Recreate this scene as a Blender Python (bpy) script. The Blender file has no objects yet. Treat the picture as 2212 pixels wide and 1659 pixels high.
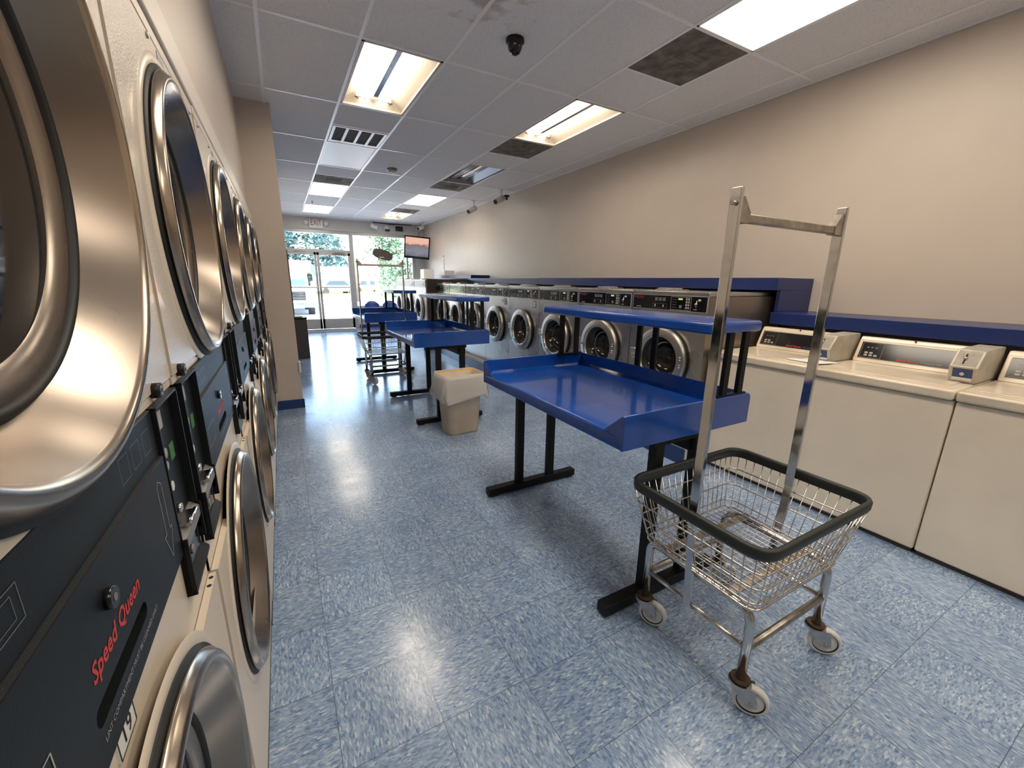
import bpy, bmesh, math, random
from mathutils import Vector, Matrix, Euler
random.seed(7)
PI = math.pi
sc = bpy.context.scene
COL = sc.collection

# ------------------------------------------------------------------ materials
def nt(name):
    m = bpy.data.materials.new(name); m.use_nodes = True
    t = m.node_tree; t.nodes.clear()
    out = t.nodes.new('ShaderNodeOutputMaterial')
    return m, t, out

def N(t, kind, **kw):
    n = t.nodes.new(kind)
    for k, v in kw.items():
        if k.startswith('i_'):
            n.inputs[k[2:].replace('_', ' ')].default_value = v
        else:
            setattr(n, k, v)
    return n

def ramp(t, src, stops):
    r = t.nodes.new('ShaderNodeValToRGB')
    cr = r.color_ramp
    while len(cr.elements) < len(stops): cr.elements.new(.5)
    for e, (p, c) in zip(cr.elements, stops):
        e.position = p; e.color = (*c, 1) if len(c) == 3 else c
    t.links.new(src, r.inputs[0])
    return r

def pbr(name, color, rough=.5, metal=0, coat=0, var=0, var_scale=6, bump=0, bump_scale=200, stretch=(1, 1, 1), spec=.5, rvar=0):
    m, t, out = nt(name)
    b = N(t, 'ShaderNodeBsdfPrincipled')
    b.inputs['Base Color'].default_value = (*color, 1)
    b.inputs['Roughness'].default_value = rough
    b.inputs['Metallic'].default_value = metal
    b.inputs['Coat Weight'].default_value = coat
    b.inputs['Coat Roughness'].default_value = .06
    b.inputs['Specular IOR Level'].default_value = spec
    t.links.new(b.outputs[0], out.inputs[0])
    tc = N(t, 'ShaderNodeTexCoord'); mp = N(t, 'ShaderNodeMapping')
    mp.inputs['Scale'].default_value = stretch
    t.links.new(tc.outputs['Object'], mp.inputs[0])
    if var or rvar:
        n = N(t, 'ShaderNodeTexNoise'); n.inputs['Scale'].default_value = var_scale; n.inputs['Detail'].default_value = 5
        t.links.new(mp.outputs[0], n.inputs['Vector'])
        if var:
            lo = tuple(max(0, c * (1 - var)) for c in color); hi = tuple(min(1, c * (1 + var)) for c in color)
            r = ramp(t, n.outputs[0], [(.3, lo), (.7, hi)])
            t.links.new(r.outputs[0], b.inputs['Base Color'])
        if rvar:
            mr = N(t, 'ShaderNodeMapRange'); mr.inputs[1].default_value = .3; mr.inputs[2].default_value = .7
            mr.inputs[3].default_value = rough - rvar; mr.inputs[4].default_value = rough + rvar
            t.links.new(n.outputs[0], mr.inputs[0]); t.links.new(mr.outputs[0], b.inputs['Roughness'])
    if bump:
        n2 = N(t, 'ShaderNodeTexNoise'); n2.inputs['Scale'].default_value = bump_scale; n2.inputs['Detail'].default_value = 2
        t.links.new(mp.outputs[0], n2.inputs['Vector'])
        bp = N(t, 'ShaderNodeBump'); bp.inputs['Strength'].default_value = bump; bp.inputs['Distance'].default_value = .002
        t.links.new(n2.outputs[0], bp.inputs['Height']); t.links.new(bp.outputs[0], b.inputs['Normal'])
    return m

def emis(name, color, strength, base=(.8, .8, .8)):
    m, t, out = nt(name)
    b = N(t, 'ShaderNodeBsdfPrincipled')
    b.inputs['Base Color'].default_value = (*base, 1)
    b.inputs['Emission Color'].default_value = (*color, 1)
    b.inputs['Emission Strength'].default_value = strength
    t.links.new(b.outputs[0], out.inputs[0])
    return m

def floor_mat():
    m, t, out = nt('vinyl_floor')
    L = t.links.new
    b = N(t, 'ShaderNodeBsdfPrincipled')
    L(b.outputs[0], out.inputs[0])
    tc = N(t, 'ShaderNodeTexCoord')
    sep = N(t, 'ShaderNodeSeparateXYZ'); L(tc.outputs['Object'], sep.inputs[0])
    def math_(op, a, bv=None, cv=None):
        n = N(t, 'ShaderNodeMath', operation=op)
        for i, v in enumerate((a, bv, cv)):
            if v is None: continue
            if isinstance(v, (int, float)): n.inputs[i].default_value = v
            else: L(v, n.inputs[i])
        return n.outputs[0]
    TX = math_('DIVIDE', math_('SUBTRACT', sep.outputs[0], .3176), .305)
    TY = math_('DIVIDE', math_('SUBTRACT', sep.outputs[1], .9967), .305)
    ix = math_('FLOOR', TX); iy = math_('FLOOR', TY)
    fx = math_('FRACT', TX); fy = math_('FRACT', TY)
    par = math_('MODULO', math_('ABSOLUTE', math_('ADD', ix, iy)), 2)
    # per tile random
    cv = N(t, 'ShaderNodeCombineXYZ'); L(ix, cv.inputs[0]); L(iy, cv.inputs[1])
    wn = N(t, 'ShaderNodeTexWhiteNoise', noise_dimensions='3D'); L(cv.outputs[0], wn.inputs['Vector'])
    # flecks: elongated cells, turned a quarter on alternate tiles
    def flecks(sx, sy, seed, jitter):
        a = N(t, 'ShaderNodeCombineXYZ'); bvec = N(t, 'ShaderNodeCombineXYZ')
        L(math_('MULTIPLY', sep.outputs[0], sx), a.inputs[0]); L(math_('MULTIPLY', sep.outputs[1], sy), a.inputs[1])
        L(math_('MULTIPLY', sep.outputs[1], sx), bvec.inputs[0]); L(math_('MULTIPLY', sep.outputs[0], sy), bvec.inputs[1])
        mx = N(t, 'ShaderNodeMix', data_type='VECTOR'); L(par, mx.inputs['Factor']); L(a.outputs[0], mx.inputs[4]); L(bvec.outputs[0], mx.inputs[5])
        off = N(t, 'ShaderNodeVectorMath', operation='ADD'); L(mx.outputs[1], off.inputs[0]); off.inputs[1].default_value = (seed, seed * 1.7, 0)
        ns = N(t, 'ShaderNodeTexNoise'); ns.inputs['Scale'].default_value = .8; L(off.outputs[0], ns.inputs['Vector'])
        v2 = N(t, 'ShaderNodeMix', data_type='VECTOR'); v2.inputs['Factor'].default_value = jitter; L(off.outputs[0], v2.inputs[4])
        ad = N(t, 'ShaderNodeVectorMath', operation='ADD'); L(off.outputs[0], ad.inputs[0]); L(ns.outputs[1], ad.inputs[1]); L(ad.outputs[0], v2.inputs[5])
        v = N(t, 'ShaderNodeTexVoronoi', voronoi_dimensions='2D'); v.inputs['Scale'].default_value = 1; L(v2.outputs[1], v.inputs['Vector'])
        s = N(t, 'ShaderNodeSeparateColor'); L(v.outputs['Color'], s.inputs[0])
        return s.outputs[0], s.outputs[1]
    r1, g1 = flecks(70, 190, 3.1, .9)
    r2, g2 = flecks(110, 260, 9.7, .9)
    c1 = ramp(t, r1, [(0, (.075, .138, .30)), (.1, (.13, .215, .40)), (.35, (.255, .37, .56)), (.72, (.335, .46, .63)), (.9, (.45, .57, .71)), (1, (.74, .82, .88))])
    c1.color_ramp.interpolation = 'LINEAR'
    c2 = ramp(t, r2, [(0, (.10, .172, .35)), (.3, (.24, .35, .545)), (.88, (.35, .475, .65)), (1, (.66, .76, .85))])
    mix = N(t, 'ShaderNodeMix', data_type='RGBA'); mix.inputs['Factor'].default_value = .38
    L(c1.outputs[0], mix.inputs[6]); L(c2.outputs[0], mix.inputs[7])
    # slow cloudiness
    n = N(t, 'ShaderNodeTexNoise'); n.inputs['Scale'].default_value = 3.5; n.inputs['Detail'].default_value = 4; L(tc.outputs['Object'], n.inputs['Vector'])
    cl = ramp(t, n.outputs[0], [(.3, (.86, .88, .92)), (.7, (1.06, 1.05, 1.03))])
    mul = N(t, 'ShaderNodeMix', data_type='RGBA', blend_type='MULTIPLY'); mul.inputs['Factor'].default_value = 1
    L(mix.outputs[2], mul.inputs[6]); L(cl.outputs[0], mul.inputs[7])
    tv = N(t, 'ShaderNodeMapRange'); tv.inputs[3].default_value = .93; tv.inputs[4].default_value = 1.05; L(wn.outputs['Value'], tv.inputs[0])
    mul2 = N(t, 'ShaderNodeVectorMath', operation='SCALE'); L(mul.outputs[2], mul2.inputs[0]); L(tv.outputs[0], mul2.inputs['Scale'])
    # joints
    ex = math_('MINIMUM', fx, math_('SUBTRACT', 1, fx)); ey = math_('MINIMUM', fy, math_('SUBTRACT', 1, fy))
    e = math_('MINIMUM', ex, ey)
    j = math_('LESS_THAN', e, .0035)
    jm = N(t, 'ShaderNodeMix', data_type='RGBA'); L(math_('MULTIPLY', j, .75), jm.inputs['Factor']); L(mul2.outputs[0], jm.inputs[6]); jm.inputs[7].default_value = (.04, .055, .085, 1)
    L(jm.outputs[2], b.inputs['Base Color'])
    # wax gloss with wear
    n2 = N(t, 'ShaderNodeTexNoise'); n2.inputs['Scale'].default_value = 7; n2.inputs['Detail'].default_value = 6; L(tc.outputs['Object'], n2.inputs['Vector'])
    mr = N(t, 'ShaderNodeMapRange'); mr.inputs[1].default_value = .3; mr.inputs[2].default_value = .7; mr.inputs[3].default_value = .15; mr.inputs[4].default_value = .24
    L(n2.outputs[0], mr.inputs[0]); L(mr.outputs[0], b.inputs['Roughness'])
    b.inputs['Specular IOR Level'].default_value = .85
    n3 = N(t, 'ShaderNodeTexNoise'); n3.inputs['Scale'].default_value = 60; L(tc.outputs['Object'], n3.inputs['Vector'])
    hj = math_('SUBTRACT', math_('MULTIPLY', n3.outputs[0], .25), j)
    bp = N(t, 'ShaderNodeBump'); bp.inputs['Strength'].default_value = .12; bp.inputs['Distance'].default_value = .002
    L(hj, bp.inputs['Height']); L(bp.outputs[0], b.inputs['Normal'])
    return m

def ceiling_mat():
    m, t, out = nt('ceiling_tile'); L = t.links.new
    b = N(t, 'ShaderNodeBsdfPrincipled'); b.inputs['Roughness'].default_value = .9; L(b.outputs[0], out.inputs[0])
    tc = N(t, 'ShaderNodeTexCoord')
    n = N(t, 'ShaderNodeTexNoise'); n.inputs['Scale'].default_value = 190; n.inputs['Detail'].default_value = 3; L(tc.outputs['Object'], n.inputs['Vector'])
    r = ramp(t, n.outputs[0], [(.30, (.66, .65, .65)), (.45, (.84, .835, .835)), (.7, (.90, .895, .895))])
    # water marks and grime near the dome camera
    mp = N(t, 'ShaderNodeMapping'); mp.inputs['Location'].default_value = (-1.25, -2.62, -3); L(tc.outputs['Object'], mp.inputs[0])
    ln = N(t, 'ShaderNodeVectorMath', operation='LENGTH'); L(mp.outputs[0], ln.inputs[0])
    n2 = N(t, 'ShaderNodeTexNoise'); n2.inputs['Scale'].default_value = 9; n2.inputs['Detail'].default_value = 8; L(tc.outputs['Object'], n2.inputs['Vector'])
    ad = N(t, 'ShaderNodeMath', operation='MULTIPLY_ADD'); L(n2.outputs[0], ad.inputs[0]); ad.inputs[1].default_value = 1.1; L(ln.outputs['Value'], ad.inputs[2])
    st = ramp(t, ad.outputs[0], [(.52, (.62, .55, .48)), (.74, (1, 1, 1))])
    mul = N(t, 'ShaderNodeMix', data_type='RGBA', blend_type='MULTIPLY'); mul.inputs['Factor'].default_value = .9
    L(r.outputs[0], mul.inputs[6]); L(st.outputs[0], mul.inputs[7]); L(mul.outputs[2], b.inputs['Base Color'])
    bp = N(t, 'ShaderNodeBump'); bp.inputs['Strength'].default_value = .3; bp.inputs['Distance'].default_value = .003
    L(n.outputs[0], bp.inputs['Height']); L(bp.outputs[0], b.inputs['Normal'])
    return m

def glass_mat(name, tint=(.96, .98, .98), gloss=.0):
    m, t, out = nt(name); L = t.links.new
    tr = N(t, 'ShaderNodeBsdfTransparent'); tr.inputs[0].default_value = (*tint, 1)
    gl = N(t, 'ShaderNodeBsdfGlossy'); gl.inputs['Roughness'].default_value = .02
    fr = N(t, 'ShaderNodeFresnel'); fr.inputs[0].default_value = 1.35
    mx = N(t, 'ShaderNodeMixShader'); L(fr.outputs[0], mx.inputs[0]); L(tr.outputs[0], mx.inputs[1]); L(gl.outputs[0], mx.inputs[2]); L(mx.outputs[0], out.inputs[0])
    return m

def screen_mat():
    # the television picture: orange sky over a grey, dusky shore
    m, t, out = nt('tv_screen'); L = t.links.new
    b = N(t, 'ShaderNodeBsdfPrincipled'); b.inputs['Base Color'].default_value = (.01, .01, .012, 1); b.inputs['Roughness'].default_value = .15; L(b.outputs[0], out.inputs[0])
    tc = N(t, 'ShaderNodeTexCoord'); sp = N(t, 'ShaderNodeSeparateXYZ'); L(tc.outputs['Generated'], sp.inputs[0])
    n = N(t, 'ShaderNodeTexNoise'); n.inputs['Scale'].default_value = 3.2; n.inputs['Detail'].default_value = 6; L(tc.outputs['Generated'], n.inputs['Vector'])
    ad = N(t, 'ShaderNodeMath', operation='MULTIPLY_ADD'); L(n.outputs[0], ad.inputs[0]); ad.inputs[1].default_value = .55; L(sp.outputs[2], ad.inputs[2])
    r = ramp(t, ad.outputs[0], [(.25, (.06, .06, .075)), (.55, (.13, .13, .16)), (.80, (.11, .10, .11)), (.86, (.11, .075, .06)), (.92, (.40, .20, .14)), (1, (.50, .28, .21))])
    L(r.outputs[0], b.inputs['Emission Color']); b.inputs['Emission Strength'].default_value = .6
    return m

M = {}
def mats():
    M['floor'] = floor_mat()
    M['ceil'] = ceiling_mat()
    M['tbar'] = pbr('ceiling_bar', (.95, .95, .94), .3)
    M['wall'] = pbr('wall_paint', (.58, .505, .432), .42, var=.02, var_scale=3, bump=.12, bump_scale=120)
    M['wallcool'] = pbr('front_wall_paint', (.56, .55, .52), .5)
    M['trim'] = pbr('beige_trim', (.66, .60, .53), .4)
    M['bluebase'] = pbr('navy_base', (.018, .045, .17), .3)
    M['blue'] = pbr('blue_enamel', (.006, .068, .36), .2, coat=.5, var=.12, var_scale=5)
    M['navy'] = pbr('navy_laminate', (.012, .028, .135), .32, var=.1, var_scale=4)
    M['black'] = pbr('black_steel', (.006, .0065, .007), .5, bump=.1, spec=.25)
    M['blackpl'] = pbr('black_plastic', (.006, .008, .009), .42, bump=.12, bump_scale=700, spec=.3)
    M['gloss_black'] = pbr('gloss_black', (.008, .008, .009), .12)
    M['recess_shade'] = pbr('recess_shade_black', (.003, .003, .003), .8)  # near-black painted in as the shade inside slots, holes and the vault
    M['rubber'] = pbr('black_rubber', (.018, .022, .020), .5, bump=.3, bump_scale=90)
    M['gasket'] = pbr('gasket', (.006, .006, .006), .55)
    M['enamel'] = pbr('almond_enamel', (.66, .59, .50), .27, bump=.55, bump_scale=260, coat=.2)
    M['enamel_s'] = pbr('smooth_almond', (.66, .58, .475), .3)
    M['cream'] = pbr('cream_enamel', (.90, .80, .65), .33, var=.05, var_scale=3, bump=.08, bump_scale=400)
    M['creamtop'] = pbr('cream_top', (.74, .645, .51), .25, var=.14, var_scale=4, coat=.2)
    M['meterdark'] = pbr('meter_face', (.30, .27, .225), .5, metal=.2, var=.15, var_scale=30)
    M['meter'] = pbr('meter_grey', (.50, .455, .38), .42, metal=.2, var=.12, var_scale=14)
    M['steel'] = pbr('brushed_steel', (.50, .48, .455), .27, metal=1, var=.08, var_scale=4, stretch=(1, 1, 40), bump=.04, bump_scale=30)
    M['ring'] = pbr('door_steel', (.44, .37, .30), .22, metal=1, rvar=.04, var_scale=4)
    M['ringband'] = pbr('door_band_steel', (.33, .28, .235), .27, metal=1, rvar=.04, var_scale=4)
    M['chrome'] = pbr('chrome', (.58, .575, .57), .10, metal=1, rvar=.04, var_scale=30)
    M['wire'] = pbr('chrome_wire', (.62, .60, .57), .2, metal=1, var=.15, var_scale=40)
    M['worn'] = pbr('worn_steel', (.40, .36, .31), .38, metal=1, var=.3, var_scale=25)
    M['rust'] = pbr('rusty_steel', (.085, .055, .038), .6, metal=.5, var=.4, var_scale=40)
    M['galv'] = pbr('galvanized', (.50, .49, .48), .38, metal=.9, var=.15, var_scale=30)
    M['alu'] = pbr('aluminium', (.50, .51, .51), .4, metal=.5)
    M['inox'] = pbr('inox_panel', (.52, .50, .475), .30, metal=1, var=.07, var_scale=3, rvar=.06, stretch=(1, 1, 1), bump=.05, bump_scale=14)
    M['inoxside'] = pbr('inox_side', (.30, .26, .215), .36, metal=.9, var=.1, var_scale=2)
    M['whitemetal'] = pbr('white_steel', (.70, .71, .70), .4, metal=.3, var=.06, var_scale=2)
    M['panelgrey'] = pbr('grey_fascia', (.24, .23, .215), .35, metal=.4)
    M['brown'] = pbr('brown_panel', (.085, .062, .050), .55, var=.1)
    M['duct_shade'] = pbr('duct_shade_brown', (.035, .027, .023), .8)
    M['kick'] = pbr('kick_panel', (.075, .058, .046), .45, metal=.3)
    M['ventdirt'] = pbr('dusty_grille', (.17, .15, .125), .85, var=.5, var_scale=9, bump=.8, bump_scale=160)
    M['white'] = pbr('white_plastic', (.75, .75, .73), .45)
    M['paper'] = pbr('paper', (.78, .77, .74), .7)
    M['lenswhite'] = pbr('diffuser_off', (.80, .84, .84), .35)
    M['troffer'] = pbr('troffer_white', (.60, .53, .44), .45)
    M['troffer_off'] = pbr('troffer_metal', (.42, .43, .45), .3, metal=.6)
    M['tube'] = emis('lamp_tube', (1, .89, .75), 6.5)
    M['tube_off'] = pbr('lamp_tube_off', (.8, .82, .84), .2)
    M['lens'] = emis('lamp_lens', (1, .87, .71), 4.6)
    M['lensdim'] = emis('lamp_lens_far', (1, .89, .73), 3.2)
    M['glass'] = glass_mat('window_glass')
    M['darkglass'] = pbr('dark_glass', (.010, .011, .013), .05, spec=.45)
    M['ringgrey'] = pbr('washer_ring', (.44, .42, .395), .36, metal=1, rvar=.05)
    M['bowlglass'] = pbr('bowl_glass', (.018, .016, .015), .08, spec=.45)
    M['drum'] = pbr('drum', (.10, .095, .09), .3, metal=.9)
    M['red'] = pbr('red_print', (.55, .045, .035), .5)
    M['redsign'] = pbr('red_letters', (.36, .03, .025), .5)
    M['greyprint'] = pbr('grey_print', (.36, .36, .35), .5)
    M['whiteprint'] = pbr('white_print', (.7, .7, .68), .5)
    M['blackprint'] = pbr('black_print', (.01, .01, .01), .6)
    M['green'] = pbr('green_print', (.05, .18, .06), .5)
    M['lcd'] = emis('lcd', (.55, .65, .2), .35, (.2, .25, .08))
    M['teal'] = pbr('teal_key', (.15, .30, .26), .5)
    M['key'] = pbr('key_grey', (.42, .40, .36), .5)
    M['bin'] = pbr('beige_bin', (.60, .49, .37), .45, var=.08, var_scale=8)
    M['binin'] = pbr('bin_inside', (.62, .42, .20), .6)
    M['screen'] = screen_mat()
    M['chair'] = pbr('blue_shell', (.02, .07, .28), .35)
    M['mat'] = pbr('door_mat', (.22, .21, .20), .9, bump=.5)
    M['trash'] = pbr('grey_can', (.075, .068, .060), .5)
    M['liner'] = liner()
    # outside
    M['concrete'] = pbr('concrete', (.55, .54, .51), .9, var=.06, var_scale=2)
    M['asphalt'] = pbr('asphalt', (.36, .36, .35), .9, var=.06, var_scale=2)
    M['lawn'] = pbr('lawn', (.30, .33, .06), .95, var=.2, var_scale=1.5)
    M['bark'] = pbr('bark', (.10, .08, .06), .9)
    M['leaf'] = pbr('leaf', (.08, .15, .085), .6, var=.4, var_scale=1.2)
    M['leaf2'] = pbr('leaf_blue', (.08, .15, .15), .6, var=.4, var_scale=1.2)
    M['leaf3'] = pbr('leaf_light', (.12, .18, .08), .6, var=.4, var_scale=1.2)
    M['redroof'] = pbr('red_roof', (.50, .14, .15), .7)
    M['sidewall'] = pbr('pale_siding', (.55, .58, .60), .8)
    M['shed'] = pbr('blue_shed', (.28, .38, .48), .8)
    M['truck'] = pbr('truck_paint', (.50, .53, .56), .25, metal=.3, coat=.6)
    M['carred'] = pbr('car_paint', (.55, .12, .10), .3, coat=.6)
    M['carwhite'] = pbr('car_white', (.6, .62, .63), .3, coat=.6)
    M['carglass'] = pbr('car_glass', (.03, .05, .07), .08)
    M['tyre'] = pbr('tyre', (.02, .02, .02), .8)
    M['lampglass'] = pbr('lamp_glass', (.7, .72, .72), .1)
    M['signred'] = pbr('sign_red', (.62, .10, .09), .5)
    M['fgreen'] = pbr('flag_green', (.03, .30, .12), .7)
    M['fyellow'] = pbr('flag_yellow', (.75, .60, .06), .7)

def liner():
    m, t, out = nt('bin_liner'); L = t.links.new
    b = N(t, 'ShaderNodeBsdfPrincipled'); b.inputs['Base Color'].default_value = (.92, .91, .88, 1); b.inputs['Roughness'].default_value = .2
    tr = N(t, 'ShaderNodeBsdfTransparent'); tl = N(t, 'ShaderNodeBsdfTranslucent'); tl.inputs[0].default_value = (.8, .76, .7, 1)
    m1 = N(t, 'ShaderNodeMixShader'); m1.inputs[0].default_value = .4; L(b.outputs[0], m1.inputs[1]); L(tl.outputs[0], m1.inputs[2])
    m2 = N(t, 'ShaderNodeMixShader'); m2.inputs[0].default_value = .12; L(m1.outputs[0], m2.inputs[1]); L(tr.outputs[0], m2.inputs[2]); L(m2.outputs[0], out.inputs[0])
    tc = N(t, 'ShaderNodeTexCoord'); n = N(t, 'ShaderNodeTexNoise'); n.inputs['Scale'].default_value = 11; n.inputs['Detail'].default_value = 2; L(tc.outputs['Object'], n.inputs['Vector'])
    bp = N(t, 'ShaderNodeBump'); bp.inputs['Strength'].default_value = .45; bp.inputs['Distance'].default_value = .02; L(n.outputs[0], bp.inputs['Height']); L(bp.outputs[0], b.inputs['Normal'])
    return m
mats()

# ------------------------------------------------------------------ mesh builder
class MB:
    def __init__(s):
        s.bm = bmesh.new(); s.mats = []
    def mi(s, m):
        m = M[m] if isinstance(m, str) else m
        if m not in s.mats: s.mats.append(m)
        return s.mats.index(m)
    def _fin(s, faces, m, smooth=False):
        i = s.mi(m)
        for f in faces:
            f.material_index = i; f.smooth = smooth
    def box(s, a, b, m, bev=0, seg=2):
        x0, y0, z0 = (min(a[i], b[i]) for i in range(3)); x1, y1, z1 = (max(a[i], b[i]) for i in range(3))
        v = [s.bm.verts.new(c) for c in ((x0,y0,z0),(x1,y0,z0),(x1,y1,z0),(x0,y1,z0),(x0,y0,z1),(x1,y0,z1),(x1,y1,z1),(x0,y1,z1))]
        fs = [s.bm.faces.new([v[i] for i in q]) for q in ((0,3,2,1),(4,5,6,7),(0,1,5,4),(1,2,6,5),(2,3,7,6),(3,0,4,7))]
        s._fin(fs, m)
        if bev:
            es = list({e for f in fs for e in f.edges})
            r = bmesh.ops.bevel(s.bm, geom=es, offset=bev, segments=seg, profile=.5, affect='EDGES')
            s._fin(r['faces'], m, True)
        return s
    def quad(s, pts, m):
        f = s.bm.faces.new([s.bm.verts.new(p) for p in pts]); s._fin([f], m); return s
    def prism(s, poly, axis, a, b, m, bev=0, smooth=False):
        # poly: 2D points in the two remaining axes (cyclic order x,y,z without axis)
        def P(u, w, t):
            return {'x': (t, u, w), 'y': (u, t, w), 'z': (u, w, t)}[axis]
        A = [s.bm.verts.new(P(u, w, a)) for u, w in poly]; B = [s.bm.verts.new(P(u, w, b)) for u, w in poly]
        n = len(poly)
        caps = [s.bm.faces.new(A), s.bm.faces.new(B[::-1])]
        sides = [s.bm.faces.new((A[i], B[i], B[(i+1) % n], A[(i+1) % n])) for i in range(n)]
        s._fin(caps, m); s._fin(sides, m, smooth)
        if bev:
            es = list({e for f in caps + sides for e in f.edges})
            r = bmesh.ops.bevel(s.bm, geom=es, offset=bev, segments=2, profile=.5, affect='EDGES'); s._fin(r['faces'], m, True)
        return s
    def cyl(s, p, q, r, m, n=16, r2=None, caps=True):
        p, q = Vector(p), Vector(q); d = (q - p); L = d.length
        rot = d.to_track_quat('Z', 'Y').to_matrix().to_4x4()
        res = bmesh.ops.create_cone(s.bm, cap_ends=caps, segments=n, radius1=r, radius2=r if r2 is None else r2, depth=L, matrix=Matrix.Translation((p + q) / 2) @ rot)
        fs = list({f for v in res['verts'] for f in v.link_faces})
        i = s.mi(m)
        for f in fs: f.material_index = i; f.smooth = len(f.verts) == 4
        return s
    def sph(s, c, r, m, sc3=(1, 1, 1), u=16, v=10):
        mt = Matrix.Translation(c) @ Matrix.Diagonal((*sc3, 1))
        res = bmesh.ops.create_uvsphere(s.bm, u_segments=u, v_segments=v, radius=r, matrix=mt)
        s._fin(list({f for w in res['verts'] for f in w.link_faces}), m, True); return s
    def tube(s, pts, r, m, n=8, closed=False, square=False):
        pts = [Vector(p) for p in pts]; rings = []; N_ = len(pts)
        up0 = None
        for i, p in enumerate(pts):
            if closed: d = (pts[(i+1) % N_] - pts[i-1])
            else: d = pts[min(i+1, N_-1)] - pts[max(i-1, 0)]
            d.normalize()
            if up0 is None:
                up0 = Vector((0, 0, 1)) if abs(d.z) < .9 else Vector((1, 0, 0))
            u = up0 - d * up0.dot(d); u.normalize(); w = d.cross(u); up0 = u
            off = PI / 4 if square else 0
            rings.append([s.bm.verts.new(p + (u * math.cos(2*PI*k/n + off) + w * math.sin(2*PI*k/n + off)) * r) for k in range(n)])
        fs = []
        rng = range(N_) if closed else range(N_ - 1)
        for i in rng:
            a, b = rings[i], rings[(i+1) % N_]
            for k in range(n): fs.append(s.bm.faces.new((a[k], a[(k+1) % n], b[(k+1) % n], b[k])))
        s._fin(fs, m, not square)
        if not closed: s._fin([s.bm.faces.new(rings[0][::-1]), s.bm.faces.new(rings[-1])], m)
        return s
    def lathe(s, prof, c, axis, m, n=64, smooth=True, a0=0, a1=2*PI):
        # prof: (radius, along) ; axis: direction vector ; m: one material or one per segment
        ax = Vector(axis).normalized(); c = Vector(c)
        u = ax.orthogonal().normalized(); w = ax.cross(u)
        rings = []
        for r, h in prof:
            if r < 1e-6: rings.append([s.bm.verts.new(c + ax * h)])
            else: rings.append([s.bm.verts.new(c + ax * h + (u * math.cos(2*PI*k/n) + w * math.sin(2*PI*k/n)) * r) for k in range(n)])
        for i in range(len(prof) - 1):
            a, b = rings[i], rings[i+1]; fs = []
            for k in range(n):
                k2 = (k+1) % n
                if len(a) == 1 and len(b) == 1: continue
                if len(a) == 1: fs.append(s.bm.faces.new((a[0], b[k2], b[k])))
                elif len(b) == 1: fs.append(s.bm.faces.new((a[k], a[k2], b[0])))
                else: fs.append(s.bm.faces.new((a[k], a[k2], b[k2], b[k])))
            s._fin(fs, m[i] if isinstance(m, (list, tuple)) else m, smooth)
        return s
    def plate_hole(s, x, y0, y1, z0, z1, cy, cz, r, m, n=64):
        inn, outr = [], []
        for k in range(n):
            a = 2*PI*k/n; dy, dz = math.cos(a), math.sin(a)
            ty = ((y1-cy)/dy if dy > 1e-9 else (y0-cy)/dy if dy < -1e-9 else 1e9)
            tz = ((z1-cz)/dz if dz > 1e-9 else (z0-cz)/dz if dz < -1e-9 else 1e9)
            t = min(ty, tz)
            inn.append(s.bm.verts.new((x, cy+r*dy, cz+r*dz))); outr.append(s.bm.verts.new((x, cy+t*dy, cz+t*dz)))
        fs = [s.bm.faces.new((inn[k], outr[k], outr[(k+1) % n], inn[(k+1) % n])) for k in range(n)]
        # corners
        for (yc, zc) in ((y0,z0),(y1,z0),(y1,z1),(y0,z1)):
            ang = math.atan2(zc-cz, yc-cy) % (2*PI); k = int(ang / (2*PI) * n) % n
            fs.append(s.bm.faces.new((outr[k], s.bm.verts.new((x, yc, zc)), outr[(k+1) % n])))
        s._fin(fs, m); return s
    def plate_shape(s, x, y0, y1, z0, z1, hole, m, depth=.01):
        # flat plate with a hole of any star-shaped outline, and the walls of the hole
        cy = sum(p[0] for p in hole)/len(hole); cz = sum(p[1] for p in hole)/len(hole); n = len(hole)
        inn = [s.bm.verts.new((x, *p)) for p in hole]; back = [s.bm.verts.new((x-depth, *p)) for p in hole]; outr = []
        for p in hole:
            dy, dz = p[0]-cy, p[1]-cz
            ty = ((y1-cy)/dy if dy > 1e-9 else (y0-cy)/dy if dy < -1e-9 else 1e9); tz = ((z1-cz)/dz if dz > 1e-9 else (z0-cz)/dz if dz < -1e-9 else 1e9)
            t = min(ty, tz); outr.append(s.bm.verts.new((x, cy+t*dy, cz+t*dz)))
        fs = [s.bm.faces.new((inn[k], outr[k], outr[(k+1) % n], inn[(k+1) % n])) for k in range(n)]
        fs += [s.bm.faces.new((inn[k], inn[(k+1) % n], back[(k+1) % n], back[k])) for k in range(n)]
        angs = [math.atan2(p[1]-cz, p[0]-cy) % (2*PI) for p in hole]
        for (yc, zc) in ((y0,z0),(y1,z0),(y1,z1),(y0,z1)):
            a = math.atan2(zc-cz, yc-cy) % (2*PI)
            for k in range(n):
                if ((a - angs[k]) % (2*PI)) <= ((angs[(k+1) % n] - angs[k]) % (2*PI)):
                    fs.append(s.bm.faces.new((outr[k], s.bm.verts.new((x, yc, zc)), outr[(k+1) % n]))); break
        s._fin(fs, m); return s
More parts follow.
